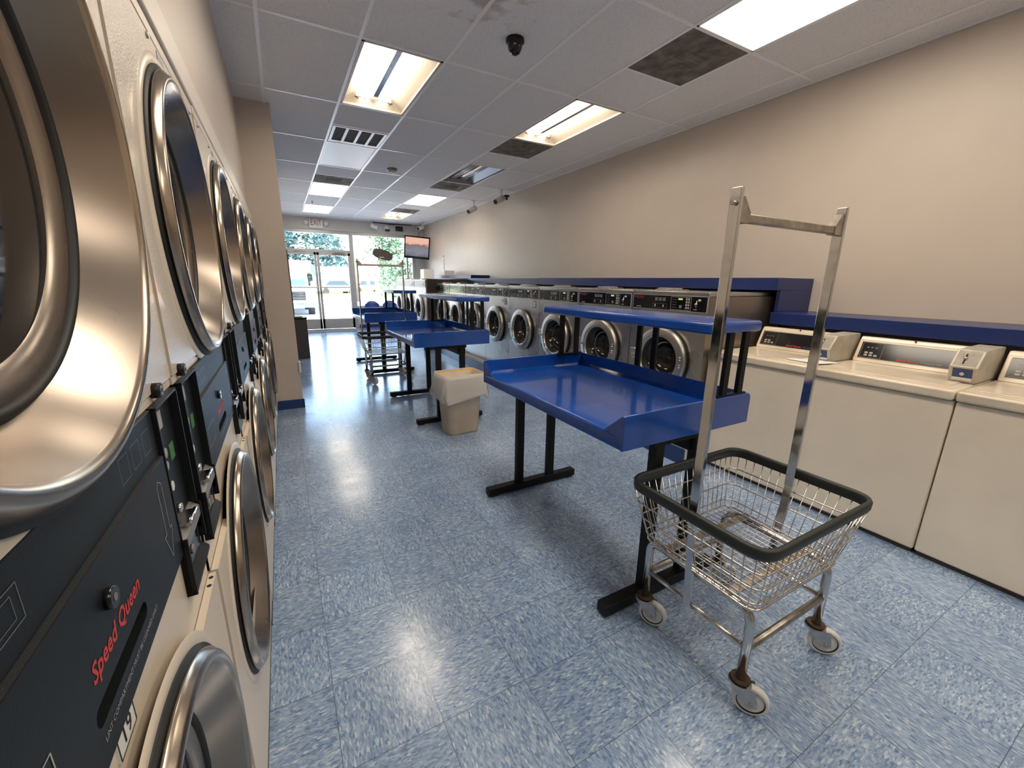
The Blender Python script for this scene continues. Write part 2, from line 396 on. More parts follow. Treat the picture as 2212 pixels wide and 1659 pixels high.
    def text(s, body, size, mat4, m, ext=0, align='CENTER', width=None, bold=0, slant=0):
        cu = bpy.data.curves.new('txt', 'FONT'); cu.body = body; cu.size = 1; cu.align_x = align; cu.align_y = 'CENTER'; cu.extrude = ext; cu.resolution_u = 2; cu.offset = bold; cu.shear = slant
        o = bpy.data.objects.new('txt', cu); COL.objects.link(o)
        dg = bpy.context.evaluated_depsgraph_get(); dg.update()
        me = bpy.data.meshes.new_from_object(o.evaluated_get(dg))
        COL.objects.unlink(o); bpy.data.objects.remove(o); bpy.data.curves.remove(cu)
        me.transform(Matrix.Diagonal((size, size, 1, 1)))
        if width:
            xs = [v.co.x for v in me.vertices]; k = width / (max(xs) - min(xs))
            me.transform(Matrix.Diagonal((k, 1, 1, 1)))
        me.transform(mat4)
        old = set(s.bm.faces); s.bm.from_mesh(me)
        i = s.mi(m)
        for f in s.bm.faces:
            if f not in old: f.material_index = i; f.smooth = False
        bpy.data.meshes.remove(me); return s
    def outline(s, pts, w, m, x, dirx=1):
        # flat outline strip in a YZ plane at x
        n = len(pts)
        for i in range(n):
            a = Vector(pts[i]); b = Vector(pts[(i+1) % n]); d = (b-a).normalized(); p = Vector((-d.y, d.x)) * w/2
            s.quad([(x, *(a-p)), (x, *(b-p)), (x, *(b+p)), (x, *(a+p))], m)
        return s
    def build(s, name, parent=None, loc=None, fixn=True):
        if fixn: bmesh.ops.recalc_face_normals(s.bm, faces=s.bm.faces)
        me = bpy.data.meshes.new(name); s.bm.to_mesh(me); s.bm.free()
        for m in s.mats: me.materials.append(m)
        o = bpy.data.objects.new(name, me); COL.objects.link(o)
        if parent: o.parent = parent
        if loc: o.location = loc
        return o

def mb(): return MB()
def tag(o, label=None, cat=None, group=None, kind=None):
    if label: o['label'] = label
    if cat: o['category'] = cat
    if group: o['group'] = group
    if kind: o['kind'] = kind
    return o
def thing(name, loc, label, cat, group=None, rz=0):
    o = bpy.data.objects.new(name, None); COL.objects.link(o); o.empty_display_size = .05
    o.location = loc; o.rotation_euler = (0, 0, rz)
    return tag(o, label, cat, group)
def struct(o): o['kind'] = 'structure'; return o
def copy_tree(o, parent=None):
    c = o.copy(); COL.objects.link(c)
    if parent: c.parent = parent
    for ch in list(o.children): copy_tree(ch, c)
    return c
# matrices for lettering on planes
def onX(pos, facing=1):
    # text lying on a YZ plane; facing=+1 is read looking along -X, facing=-1 looking along +X
    if facing > 0: R = Matrix(((0, 0, 1), (1, 0, 0), (0, 1, 0)))
    else: R = Matrix(((0, 0, -1), (-1, 0, 0), (0, 1, 0)))
    return Matrix.Translation(pos) @ R.to_4x4()
def onY(pos):   # faces -Y, read looking along +Y
    return Matrix.Translation(pos) @ Matrix(((1, 0, 0), (0, 0, -1), (0, 1, 0))).to_4x4()
def smoothpath(pts, r=.05, k=5, closed=False):
    pts = [Vector(p) for p in pts]; out = []; n = len(pts)
    for i, p in enumerate(pts):
        if not closed and i in (0, n-1): out.append(p); continue
        a, b = pts[i-1], pts[(i+1) % n]
        ra = min(r, (a-p).length*.49); rb = min(r, (b-p).length*.49)
        s0 = p + (a-p).normalized()*ra; s1 = p + (b-p).normalized()*rb
        for j in range(k+1):
            t = j/k; out.append(s0*(1-t)**2 + p*2*t*(1-t) + s1*t*t)
    return out

# ------------------------------------------------------------------ room
XW, YF, H, YB, XL = 3.97, 12.8, 2.997, -3.6, -.98
struct(mb().box((XL, YB, -.03), (XW, YF + .15, 0), 'floor').build('floor'))
struct(mb().box((XW, YB, 0), (XW + .15, YF + .15, H), 'wall').build('wall_right'))
struct(mb().box((XL - .12, YB - .12, 0), (XW + .15, YB, H), 'wall').build('wall_back'))
struct(mb().box((XL - .12, YB, 0), (XL, 4.95, H), 'wall').build('wall_left'))
struct(mb().box((XL, YB, 1.99), (-.195, 4.95, H), 'wall').build('wall_bulkhead'))
struct(mb().box((XL - .12, 4.95, 0), (.09, YF, H), 'wall').build('wall_wing'))
struct(mb().box((-.215, YB, 1.905), (-.172, 4.95, 1.992), 'trim', .004).build('trim_1'))
struct(mb().box((-.6, 4.938, 0), (.094, 4.95, .10), 'bluebase').box((.088, 4.938, 0), (.102, YF, .10), 'bluebase').build('baseboard_left'))
struct(mb().box((.082, 4.93, .40), (.103, 5.0, .52), 'white', .003).build('trim_2'))
# front wall with the shop front opening X .2 .. 3.68, Z 0 .. 2.65
w = mb().box((.09, YF, 2.68), (XW, YF + .15, H), 'wallcool').box((3.69, YF, 0), (XW, YF + .15, 2.68), 'wallcool').box((1.93, YF, 0), (3.69, YF + .15, .58), 'wallcool').box((.09, YF, 0), (.12, YF + .15, 2.68), 'wallcool')
struct(w.build('wall_front'))
struct(mb().box((1.93, YF - .012, 0), (XW, YF, .10), 'bluebase').build('baseboard_front'))
# ceiling with openings for the lamp boxes
GX, GY = .045, 3.3703
fix_open = {(1, 0), (4, 0), (4, 2), (4, 6)}
cb = mb()
for i in range(-2, 8):
    for j in range(-6, 9):
        if (i, j) in fix_open: continue
        x0, x1 = GX + .61*i, GX + .61*(i+1); y0, y1 = GY + 1.22*j, GY + 1.22*(j+1)
        x0, x1 = max(x0, XL - .05), min(x1, XW + .1); y0, y1 = max(y0, YB), min(y1, YF + .1)
        if x1 - x0 < .01 or y1 - y0 < .01: continue
        cb.box((x0, y0, H), (x1, y1, H + .02), 'ceil')
struct(cb.build('ceiling'))
struct(mb().box((XL - .12, YB - .12, H + .16), (XW + .15, YF + .15, H + .22), 'wall').build('roof_slab'))
g = mb()
for i in range(0, 7):
    x = GX + .61*i
    g.box((x - .012, YB, H - .006), (x + .012, YF, H + .004), 'tbar')
for j in range(-5, 8):
    y = GY + 1.22*j
    g.box((-.19 if y < 4.95 else .09, y - .012, H - .0055), (XW, y + .012, H + .004), 'tbar')
for (i, y) in ((1, GY+1.83), (1, GY+4.27), (1, GY+4.88-.0), (4, GY-.61), (4, GY+1.83), (4, GY+4.27), (4, GY+6.71)):
    g.box((GX+.61*i, y - .012, H - .005), (GX+.61*(i+1), y + .012, H + .004), 'tbar')
g.box((XW - .022, YB, H - .006), (XW, YF, H + .004), 'tbar').box((.09, YF - .022, H - .006), (XW, YF, H + .004), 'tbar')
struct(g.build('ceiling_bars'))

# ------------------------------------------------------------------ ceiling lamps
def cell(i, j0, j1=None): return GX + .61*i, GX + .61*(i+1), GY + 1.22*j0, GY + 1.22*(j1 if j1 is not None else j0+1)
def open_lamp(i, j, label, lit=True):
    x0, x1, y0, y1 = cell(i, j); cx, cy = (x0+x1)/2, (y0+y1)/2
    t = thing('ceiling_lamp', (cx, cy, H), label, 'ceiling light')
    hx, hy = .292, .597
    tm = 'troffer' if lit else 'troffer_off'
    h = mb()
    # frame and folded pan
    for a, b in (((-hx, -hy), (-hx+.02, hy)), ((hx-.02, -hy), (hx, hy)), ((-hx, -hy), (hx, -hy+.02)), ((-hx, hy-.02), (hx, hy))):
        h.box((a[0], a[1], -.008), (b[0], b[1], .01), tm)
    for sgn in (-1, 1):
        h.quad([(sgn*(hx-.01), -hy, 0), (sgn*(hx-.01), hy, 0), (sgn*.17, hy-.06, .10), (sgn*.17, -hy+.06, .10)], tm)
        h.quad([(-hx, sgn*(hy-.01), 0), (hx, sgn*(hy-.01), 0), (.17, sgn*(hy-.06), .10), (-.17, sgn*(hy-.06), .10)], tm)
    h.quad([(-.17, -hy+.06, .10), (.17, -hy+.06, .10), (.17, hy-.06, .10), (-.17, hy-.06, .10)], tm)
    h.build('housing', t)
    c = mb().prism([(-.035, .10), (.035, .10), (.022, .045), (-.022, .045)], 'y', -hy+.06, hy-.06, 'chrome'); c.build('ballast_cover', t)
    for x in (-.10, -.055, .06, .105) if lit else (-.11, -.06, .06, .11):
        mb().cyl((x, -hy+.05, .062), (x, hy-.05, .062), .016, 'tube' if lit else 'tube_off', 14).build('lamp_tube', t)
    for sgn in (-1, 1):
        mb().box((-.16, sgn*(hy-.075)-.012, .05), (.16, sgn*(hy-.075)+.012, .08), tm).cyl((-.17, sgn*(hy-.09), .045), (-.14, sgn*(hy-.09), .03), .006, 'rust', 8).cyl((.14, sgn*(hy-.09), .03), (.17, sgn*(hy-.09), .045), .006, 'rust', 8).build('lamp_holder', t)
    return t
def lens_lamp(i, j, label, mat_, sag=0.0):
    x0, x1, y0, y1 = cell(i, j); cx, cy = (x0+x1)/2, (y0+y1)/2
    t = thing('ceiling_lamp', (cx, cy, H), label, 'ceiling light')
    hx, hy = .294, .598
    f = mb()
    for a, b in (((-hx, -hy), (-hx+.014, hy)), ((hx-.014, -hy), (hx, hy)), ((-hx, -hy), (hx, -hy+.014)), ((-hx, hy-.014), (hx, hy))):
        f.box((a[0], a[1], -.009), (b[0], b[1], -.001), 'tbar')
    f.build('frame', t)
    l = mb(); n = 8
    vv = [[l.bm.verts.new((-hx+.014 + (2*hx-.028)*a/n, -hy+.014 + (2*hy-.028)*b/n, -.0045 - sag*math.sin(PI*a/n)*math.sin(PI*b/n))) for b in range(n+1)] for a in range(n+1)]
    fs = [l.bm.faces.new((vv[a][b], vv[a][b+1], vv[a+1][b+1], vv[a+1][b])) for a in range(n) for b in range(n)]
    l._fin(fs, mat_, True); l.build('diffuser', t)
    return t
open_lamp(1, 0, 'open fluorescent fitting with bare glowing tubes, beside dark dome camera')
open_lamp(4, 0, 'open fluorescent fitting with bare glowing tubes, near the right wall before square dusty vent')
open_lamp(4, 2, 'unlit open fluorescent fitting with grey tubes and bare metal pan', lit=False)
open_lamp(4, 6, 'small far fluorescent fitting without lens, bare tubes glowing near front window')
lens_lamp(4, -2, 'large lit fluorescent panel touching the big dusty ceiling vent', 'lens', .006)
lens_lamp(1, 2, 'unlit white ceiling light panel behind four-slot air grille', 'lenswhite')
lens_lamp(1, 4, 'glowing ceiling light panel directly beyond the small dusty vent with lettering-like slots', 'lensdim')
lens_lamp(4, 4, 'glowing ceiling light panel with sagging lens near white security cameras', 'lensdim', .03)
lens_lamp(1, 6, 'glowing ceiling light panel nearest the exit sign', 'lensdim', .02)
# unseen lamps: one follows the fitting pattern, two rear ones added as fill light
for (i, j, w_) in ((1, -2, 'right above the nearest dryers'), (4, -4, 'added as fill light over the unseen rear, washer side'), (1, -4, 'added as fill light over the unseen rear, dryer side')):
    lens_lamp(i, j, 'lit ceiling light panel ' + w_, 'lens')

def vent(x0, x1, y0, y1, label):
    t = thing('ceiling_vent', ((x0+x1)/2, (y0+y1)/2, H), label, 'ceiling vent')
    hx, hy = (x1-x0)/2 - .014, (y1-y0)/2 - .014
    mb().box((-hx, -hy, -.007), (hx, hy, -.001), 'ventdirt').box((-hx*.42, -hy*.35, -.011), (hx*.42, hy*.35, -.006), 'ventdirt', .002).build('perforated_panel', t)
    b = mb()
    for k in range(5):
        yy = -hy*.3 + k*hy*.15
        b.box((-hx*.38, yy-.004, -.013), (hx*.38, yy+.004, -.0105), 'ventdirt')
    b.build('deflector', t)
vent(GX+2.44, GX+3.05, GY-1.22, GY-.61, 'large square dust-brown ceiling vent beside the big lit light panel')
vent(GX+2.44, GX+3.05, GY+1.22, GY+1.83, 'square brown dusty ceiling vent just beyond the bright open light fitting by right wall')
vent(GX+2.44, GX+3.05, GY+3.66, GY+4.27, 'brown dusty ceiling vent adjoining the unlit metal light fitting')
vent(GX+.61, GX+1.22, GY+4.27, GY+4.88, 'brown dusty ceiling vent between white unlit panel and glowing panel')
vent(GX+2.44, GX+3.05, GY+6.71, GY+7.32, 'farthest brown ceiling vent, beside the far bare-tube light')
# four-slot grille
t = thing('air_grille', (GX+.915, GY+2.135, H), 'white ceiling air grille with four dark square openings', 'air grille')
b = mb().box((-.285, -.285, -.010), (.285, -.255, -.001), 'tbar').box((-.285, .225, -.010), (.285, .285, -.001), 'tbar')
for x in (-.27, -.135, 0, .135, .27): b.box((x-.015, -.27, -.011), (x+.015, .25, -.002), 'tbar')
b.build('frame', t); mb().box((-.28, -.26, -.003), (.28, .26, -.0005), 'duct_shade').build('duct_shade_sheet', t)  # flat dark sheet paints the shade inside the duct

# dome camera, smoke detector, sprinkler, cameras
t = thing('ceiling_camera', (1.575, 2.86, H), 'small black dome security camera on the ceiling', 'camera')
mb().lathe([(0, -.002), (.062, -.002), (.064, -.02), (.05, -.032)], (0, 0, 0), (0, 0, 1), 'blackpl', 32).build('base', t)
mb().lathe([(.05, -.03), (.048, -.055), (.035, -.082), (.015, -.094), (0, -.097)], (0, 0, 0), (0, 0, 1), 'gloss_black', 32).build('dome', t)
t = thing('smoke_detector', (1.637, 6.708, H), 'round smoke detector on the ceiling', 'smoke detector')
mb().lathe([(0, 0), (.075, 0), (.075, -.02), (.06, -.03)], (0, 0, 0), (0, 0, 1), 'worn', 32).build('base', t)
mb().lathe([(.055, -.03), (.05, -.05), (0, -.056)], (0, 0, 0), (0, 0, 1), 'white', 32).build('cover', t)
t = thing('ceiling_sprinkler', (.78, 10.25, H), 'tiny sprinkler head hanging under the ceiling', 'sprinkler')
mb().cyl((0, 0, 0), (0, 0, -.05), .012, 'worn').cyl((0, 0, -.05), (0, 0, -.055), .025, 'worn').build('pipe', t)
def bullet(loc, yaw, label, col='white', pitch=-.35, s=1.0):
    t = thing('security_camera', loc, label, 'camera', rz=yaw)
    mb().cyl((0, 0, 0), (0, 0, -.008*s), .035*s, col).cyl((0, 0, 0), (0, 0, -.09*s), .010*s, col).build('mount', t)
    c, sn = math.cos(pitch), math.sin(pitch)
    p0 = Vector((.03*s, 0, -.10*s)); d = Vector((-c, 0, sn))
    mb().cyl(p0, p0 + d*.16*s, .038*s, col, 20).cyl(p0 + d*.16*s, p0 + d*.165*s, .03*s, 'gloss_black', 20).build('body', t)
    return t
bullet((3.67, 8.33, H), .35, 'white ceiling security camera second from the front window', pitch=-.45, s=1.35)
t = bullet((3.66, 7.08, H), .35, 'white ceiling security camera with black bracket, closest to the bare unlit fitting', pitch=-.45, s=1.35)
mb().box((.04, -.10, -.12), (.10, -.03, -.09), 'black').cyl((.07, -.065, -.09), (.07, -.065, -.17), .018, 'black').build('bracket', t)
bullet((3.72, 12.1, H), .5, 'white security camera in the ceiling corner above television', pitch=-.3, s=1.3)
bullet((2.42, 12.55, H), 2.9, 'white security camera near the front wall above the window', pitch=-.3, s=1.3)

# ------------------------------------------------------------------ shop front
def frame_bars(boxes, name):
    f = mb()
    for a, b in boxes: f.box(a, b, 'alu', .003)
    return struct(f.build(name))
y0, y1 = YF + .03, YF + .09
fr = frame_bars([((.12, y0, 2.60), (3.69, y1, 2.68)), ((.12, y0, 0), (.20, y1, 2.66)), ((1.82, y0-.01, 0), (1.92, y1+.01, 2.66)), ((3.60, y0, .5), (3.69, y1, 2.66)), ((.12, y0, 2.10), (1.9, y1, 2.18)), ((1.9, y0-.02, .57), (3.69, y1, .64)), ((3.42, y0, .6), (3.47, y1, 2.62))], 'window_1')
struct(mb().box((.2, YF+.055, 2.18), (1.83, YF+.061, 2.60), 'glass').build('glass_pane', fr))
struct(mb().box((1.9, YF+.055, .64), (3.62, YF+.061, 2.60), 'glass').build('glass_pane', fr))
def shop_door(x0, x1, n, hinge_left):
    f = mb().box((x0, y0, 0.01), (x0+.06, y1, 2.10), 'alu', .003).box((x1-.06, y0, .01), (x1, y1, 2.10), 'alu', .003).box((x0, y0, 2.03), (x1, y1, 2.10), 'alu', .003).box((x0, y0, .01), (x1, y1, .29), 'alu', .003)
    o = struct(f.build('door_%d' % n))
    struct(mb().box((x0+.06, YF+.055, .29), (x1-.06, YF+.061, 2.03), 'glass').build('glass_pane', o))
    mb().box((x0+.03, YF-.03, 1.145), (x1-.03, YF+.0, 1.185), 'white', .004).box((x0+.04, YF-.01, 1.15), (x0+.07, y0+.005, 1.18), 'chrome').box((x1-.07, YF-.01, 1.15), (x1-.04, y0+.005, 1.18), 'chrome').build('push_bar', o)
    hx = x1-.03 if hinge_left else x0+.03
    mb().box((hx-.015, YF-.02, .98), (hx+.015, y0+.005, 1.10), 'chrome', .003).build('lock', o)
    cx = x0+.30 if hinge_left else x1-.30
    mb().box((cx-.16, YF-.02, 2.04), (cx+.16, YF+.04, 2.09), 'alu' if hinge_left else 'panelgrey', .004).cyl((cx-.1, YF-.02, 2.10), (cx+.16, YF-.10, 2.115), .008, 'worn', 8).build('door_closer', o)
shop_door(.20, .945, 1, True); shop_door(.955, 1.82, 2, False)
tag(mb().text('801', .135, onY((.985, YF + .0535, 2.265)), 'greyprint').build('house_number'), 'grey street number on the glass above the double door', 'number')
tag(mb().box((.35, 12.0, .001), (1.75, 12.72, .012), 'mat', .004).build('door_mat'), 'flat entrance mat inside the glass double door', 'mat')

# exit sign
t = thing('exit_sign', (1.01, YF, 2.825), 'white exit sign with red letters and twin emergency lamps', 'sign')
mb().box((-.165, -.06, -.115), (.165, 0, .115), 'white', .006).build('housing', t)
mb().text('EXIT', .215, onY((0, -.0615, .022)), 'redsign', width=.262).build('lettering', t)
for sx in (-1, 1):
    mb().lathe([(0, .0), (.05, .01), (.062, .05), (.056, .07)], (sx*.235, -.02, .03), (sx*.25, -1, -.25), 'white', 24).lathe([(.056, .069), (.03, .078), (0, .08)], (sx*.235, -.02, .03), (sx*.25, -1, -.25), 'lampglass', 24).cyl((sx*.16, -.03, .03), (sx*.22, -.03, .03), .014, 'white').build('emergency_lamp', t)
# boxes on the wall above the window
t = thing('wall_flood_lamp', (2.86, YF, 2.85), 'white square fixture with cable on wall above the window', 'wall fixture')
mb().box((-.05, -.06, -.05), (.06, 0, .07), 'white', .008).build('body', t); mb().box((-.03, -.09, -.085), (.09, -.02, -.04), 'blackpl', .005).build('base', t)
mb().tube(smoothpath([(.04, -.01, .07), (.12, -.01, .11), (.24, -.01, .10), (.28, -.01, .14)], .05), .006, 'blackpl').build('cable', t)
t = thing('wall_speaker', (3.23, YF, 2.86), 'small black box on wall above window beside the television', 'speaker')
mb().box((-.10, -.07, -.075), (.10, 0, .05), 'blackpl', .006).build('body', t); mb().box((-.085, -.073, -.06), (.085, -.069, .035), 'gasket').build('speaker_grille', t)
tag(mb().tube([(2.5, YF-.012, 2.975), (2.9, YF-.012, 2.968), (3.3, YF-.012, 2.972), (3.62, YF-.012, 2.975)], .010, 'blackpl').build('cable_conduit'), 'dark cable running along top of the front wall', 'cable')

# television in the corner
t = thing('flat_tv', (3.58, 12.22, 2.31), 'flat television showing orange sky, hung from the wall corner', 'television', rz=math.radians(-14))
t.rotation_euler = (math.radians(11), math.radians(4), math.radians(-14))
mb().box((-.36, -.03, -.31), (.36, .04, .31), 'blackpl', .012).build('casing', t)
mb().box((-.325, -.0335, -.245), (.325, -.030, .275), 'screen').build('screen', t)
mb().box((-.07, .04, -.06), (.07, .10, .06), 'black').tube(smoothpath([(0, .08, 0), (.12, .25, 0), (.3, .34, .1)], .1), .018, 'black').build('wall_bracket', t)
mb().tube(smoothpath([(.02, .05, .28), (.05, .2, .45), (.1, .42, .6), (.12, .5, .68)], .1), .006, 'blackpl').build('cable', t)
t = thing('window_sign', (2.70, 12.70, 2.10), 'dark oval sign hanging in the front window', 'sign')
pts = []
for k in range(36):
    a = 2*PI*k/36; pts.append((.285*math.copysign(abs(math.cos(a))**.75, math.cos(a)),   .135*math.copysign(abs(math.sin(a))**.75, math.sin(a))))
ca, sa = math.cos(-.27), math.sin(-.27)
mb().prism([(u*ca - v*sa, u*sa + v*ca) for u, v in pts], 'y', -.025, .02, 'brown', .004).build('board', t)
mb().box((-.10, -.03, -.085), (.03, -.0255, -.065), 'white').build('sticker', t)
for x, z in ((-.18, .14), (.18, .05)): mb().cyl((x, 0, z-.03), (x, .0, .55), .003, 'galv', 6).build('hanging_wire', t)
t = thing('wall_thermometer', (XW, 11.07, 1.86), 'narrow white thermometer strip on the right wall', 'thermometer')
mb().box((-.012, -.045, -.2), (0, .045, .14), 'white', .004).build('backing', t)
mb().box((-.016, -.008, -.17), (-.012, .008, .1), 'greyprint').box((-.014, -.03, .16), (0, .03, .2), 'greyprint').build('scale', t)

# ------------------------------------------------------------------ stacked dryers
DW = .805
def coin_meter(parent, ya, yb, side):
    th = .004; zt, zs, zv = 1.216, 1.0, .90; ym = (ya+yb)/2
    f = mb()
    # shallow upper tray for the coin face, shelf, and below a vault with its deep shade painted black
    f.box((-.03, ya, zv+.012), (.007, ya+th, zt), 'blackpl').box((-.03, yb-th, zv+.05), (.007, yb, zt), 'blackpl').box((-.03, ya, zt-th), (.007, yb, zt), 'blackpl')
    f.box((-.003, ya, zv), (.0008, yb, zs), 'recess_shade').box((-.003, ya, zv), (.013, ya+th, zs), 'blackpl').box((-.003, yb-th, zv+.03), (.011, yb, zs), 'blackpl').box((-.012, ya+th, zs-.004), (-.005, yb-th, zt-th), 'blackpl')
    f.prism([(-.003, zv), (.012, zv), (.012, zv+.006), (-.003, zv+.022)], 'y', ya, yb, 'blackpl')
    f.prism([(-.03, zs+.004), (-.005, zs+.004), (.009, zs-.006), (.009, zs-.024), (-.03, zs-.02)], 'y', ya+th, yb-th, 'panelgrey')
    f.build('coin_meter_frame', parent)
    x = -.005
    mb().quad([(x+.0006, ym-.030, 1.168), (x+.0006, ym+.002, 1.168), (x+.0006, ym+.002, 1.197), (x+.0006, ym-.030, 1.197)], 'greyprint').build('price_label', parent)
    for dy, dz, c, q in ((-.012, 1.128, 'greyprint', .009), (-.016, 1.108, 'greyprint', .008), (-.01, 1.07, 'whiteprint', .009)):
        mb().cyl((x, ym+dy, dz), (x+.001, ym+dy, dz), q, c, 6).build('select_button', parent)
    mb().box((x, ym+.010, 1.105), (x+.001, ym+.036, 1.132), 'green').build('indicator', parent)
    mb().cyl((x, ym-.008, 1.028), (x+.006, ym-.008, 1.028), .008, 'chrome', 16).build('coin_lock', parent)
    mb().box((-.01, ym-.028, 1.003), (.010, ym+.028, 1.007), 'chrome', .0015).cyl((.010, ym-.028, 1.005), (.010, ym+.028, 1.005), .004, 'chrome', 10).build('coin_slide', parent)
    mb().box((.0, ym-.045, zv+.024), (.003, ym+.045, zv+.074), 'gloss_black', .001).cyl((.003, ym-.01, zv+.05), (.006, ym-.01, zv+.05), .008, 'panelgrey', 12).build('coin_vault', parent)
def dryer_door(parent, x, z):
    d = mb(); c = (x, DW/2, z); ax = (1, 0, 0)
    d.lathe([(.312, 0), (.312, .005), (.300, .006), (.300, .008), (.304, .009), (.304, .013), (.299, .017), (.297, .0215), (.292, .025), (.287, .0255), (.283, .0235), (.279, .019), (.238, -.032)], c, ax, ['gasket', 'gasket', 'gasket'] + ['ring']*8 + ['ringband'], 128)
    o = d.build('door', parent)
    mb().lathe([(.240, -.034), (.238, -.028), (.233, -.024), (.228, -.027), (.227, -.033)], c, ax, 'gasket', 96).build('door_gasket', o)
    mb().lathe([(.228, -.031), (.220, -.0295), (.203, -.036), (.199, -.040)], c, ax, 'ringband', 96).build('inner_ring', o)
    mb().lathe([(.201, -.039), (.15, -.036), (.08, -.033), (0, -.032)], c, ax, 'darkglass', 64).build('glass', o)
    return o
def trim_top(b, z=.838):
    # cut the pressed panel off level at its top edge
    g = b.bm.verts[:] + b.bm.edges[:] + b.bm.faces[:]
    bmesh.ops.bisect_plane(b.bm, geom=g, plane_co=(0, 0, z), plane_no=(0, 0, 1), clear_outer=True)
def make_dryer():
    t = thing('stack_dryer', (0, 0, 0), 'x', 'clothes dryer', 'stacked dryers along the left wall')
    mb().box((-.76, .003, 0), (-.075, DW-.003, 1.885), 'enamel_s').build('cabinet', t)
    mb().box((-.075, .006, 0), (.0, DW-.006, .112), 'kick', .002).build('kick_panel', t)
    u = mb().plate_hole(0, .003, DW-.003, 1.232, 1.872, DW/2, 1.52, .302, 'enamel', 96)
    for q in (((.003, 1.232), (DW-.003, 1.232)), ((DW-.003, 1.232), (DW-.003, 1.872)), ((DW-.003, 1.872), (.003, 1.872)), ((.003, 1.872), (.003, 1.232))): u.quad([(0, *q[0]), (0, *q[1]), (-.075, *q[1]), (-.075, *q[0])], 'enamel_s')
    u.lathe([(.331, .0), (.328, .002), (.316, .0025), (.300, .001)], (0, DW/2, 1.52), (1, 0, 0), 'enamel_s', 96)
    bmesh.ops.bisect_plane(u.bm, geom=u.bm.verts[:] + u.bm.edges[:] + u.bm.faces[:], plane_co=(0, 0, 1.2168), plane_no=(0, 0, 1), clear_inner=True)
    u.box((-.075, .003, 1.2165), (-.003, DW-.003, 1.231), 'enamel_s')
    u.build('upper_panel', t)
    s = mb().box((-.075, .003, 1.874), (.001, DW-.003, 1.90), 'enamel_s', .002)
    for y in (.06, .30, .52, .745): s.cyl((0, y, 1.862), (.004, y, 1.862), .006, 'galv', 12)
    s.build('top_trim', t)
    for y in (.048, .69): mb().cyl((-.002, y, 1.234), (.010, y, 1.234), .0115, 'blackpl', 20).cyl((.010, y, 1.234), (.0105, y, 1.234), .007, 'galv', 12).cyl((.0105, y, 1.234), (.011, y, 1.234), .004, 'blackpl', 12).build('rubber_bumper', t)
    mb().box((-.075, .003, .925), (-.001, DW-.003, .979), 'enamel_s').plate_hole(-.001, .003, DW-.003, .40, .925, DW/2, .61, .295, 'enamel_s', 64).build('middle_rail', t)
    l = mb().plate_hole(.012, .004, DW-.004, .118, .92, DW/2, .61, .302, 'enamel_s', 96)
    trim_top(l)
    for q in (((.004, .118), (DW-.004, .118)), ((DW-.004, .118), (DW-.004, .838)), ((.004, .838), (.004, .118))): l.quad([(.012, *q[0]), (.012, *q[1]), (-.075, *q[1]), (-.075, *q[0])], 'enamel_s')
    for q in (((DW-.004, .838), (DW/2+.196, .838)), ((DW/2-.196, .838), (.004, .838))): l.quad([(.012, *q[0]), (.012, *q[1]), (-.0, *q[1]), (-.0, *q[0])], 'enamel_s')
    for y in (DW-.02, DW-.045): l.cyl((.006, y, .838), (.006, y, .8385), .004, 'recess_shade', 10)
    l.lathe([(.331, .012), (.328, .014), (.316, .0145), (.300, .013)], (0, DW/2, .61), (1, 0, 0), 'enamel_s', 96)
    l.build('lower_panel', t)
    # control panel with lint slot
    p = mb(); ya, yb = .160, .648
    p.box((-.012, ya, 1.149), (.002, yb, 1.216), 'blackpl', .0015)
    sy0, sy1, sz0, sz1 = .322, .474, 1.017, 1.036
    hr = (sz1-sz0)/2; zm = (sz0+sz1)/2
    hole = [(sy1-hr + hr*math.cos(a), zm + hr*math.sin(a)) for a in [(-.5 + k/10)*PI for k in range(11)]] + [(sy0+hr + hr*math.cos(a), zm + hr*math.sin(a)) for a in [(.5 + k/10)*PI for k in range(11)]]
    fine = []
    for k in range(len(hole)):
        a_, b_ = hole[k], hole[(k+1) % len(hole)]; nn = 16 if math.dist(a_, b_) > .03 else 1
        fine += [(a_[0]+(b_[0]-a_[0])*q/nn, a_[1]+(b_[1]-a_[1])*q/nn) for q in range(nn)]
    hole = fine
    p.plate_shape(.006, ya, yb, .98, 1.1445, hole, 'blackpl', depth=.016)
    for q in (((ya, .98), (yb, .98)), ((yb, .98), (yb, 1.1445)), ((ya, 1.1445), (ya, .98))): p.quad([(.006, *q[0]), (.006, *q[1]), (-.012, *q[1]), (-.012, *q[0])], 'blackpl')
    p.prism([(.006, 1.1445), (.0055, 1.1455), (-.002, 1.1485), (-.008, 1.1445)], 'y', ya, yb, 'blackpl')
    o = p.build('control_panel', t)
    mb().box((-.0125, sy0-.002, sz0-.002), (-.0105, sy1+.002, sz1+.002), 'recess_shade').build('lint_slot', o)
    mb().cyl((.005, .392, 1.100), (.012, .392, 1.100), .0105, 'gloss_black', 24).cyl((.012, .392, 1.100), (.0125, .392, 1.100), .004, 'panelgrey', 10).build('lock_knob', o)
    mb().text('Speed Queen', .026, onX((.0063, .400, 1.064)), 'red', width=.134, bold=.022, slant=.2).build('logo_lettering', o)
    mb().text('LINT COMPARTMENT MUST BE CLEANED DAILY', .0085, onX((.0063, .415, 1.003)), 'greyprint', width=.175).build('lint_lettering', o)
    mb().outline([(.598, 1.126), (.612, 1.118), (.612, 1.048), (.622, 1.048), (.602, 1.008), (.582, 1.048), (.592, 1.048), (.592, 1.118)], .0012, 'greyprint', .0064).build('arrow_mark', o)
    tx = mb().outline([(.18, 1.168), (.29, 1.168), (.29, 1.196), (.18, 1.196)], .0008, 'panelgrey', .0024)
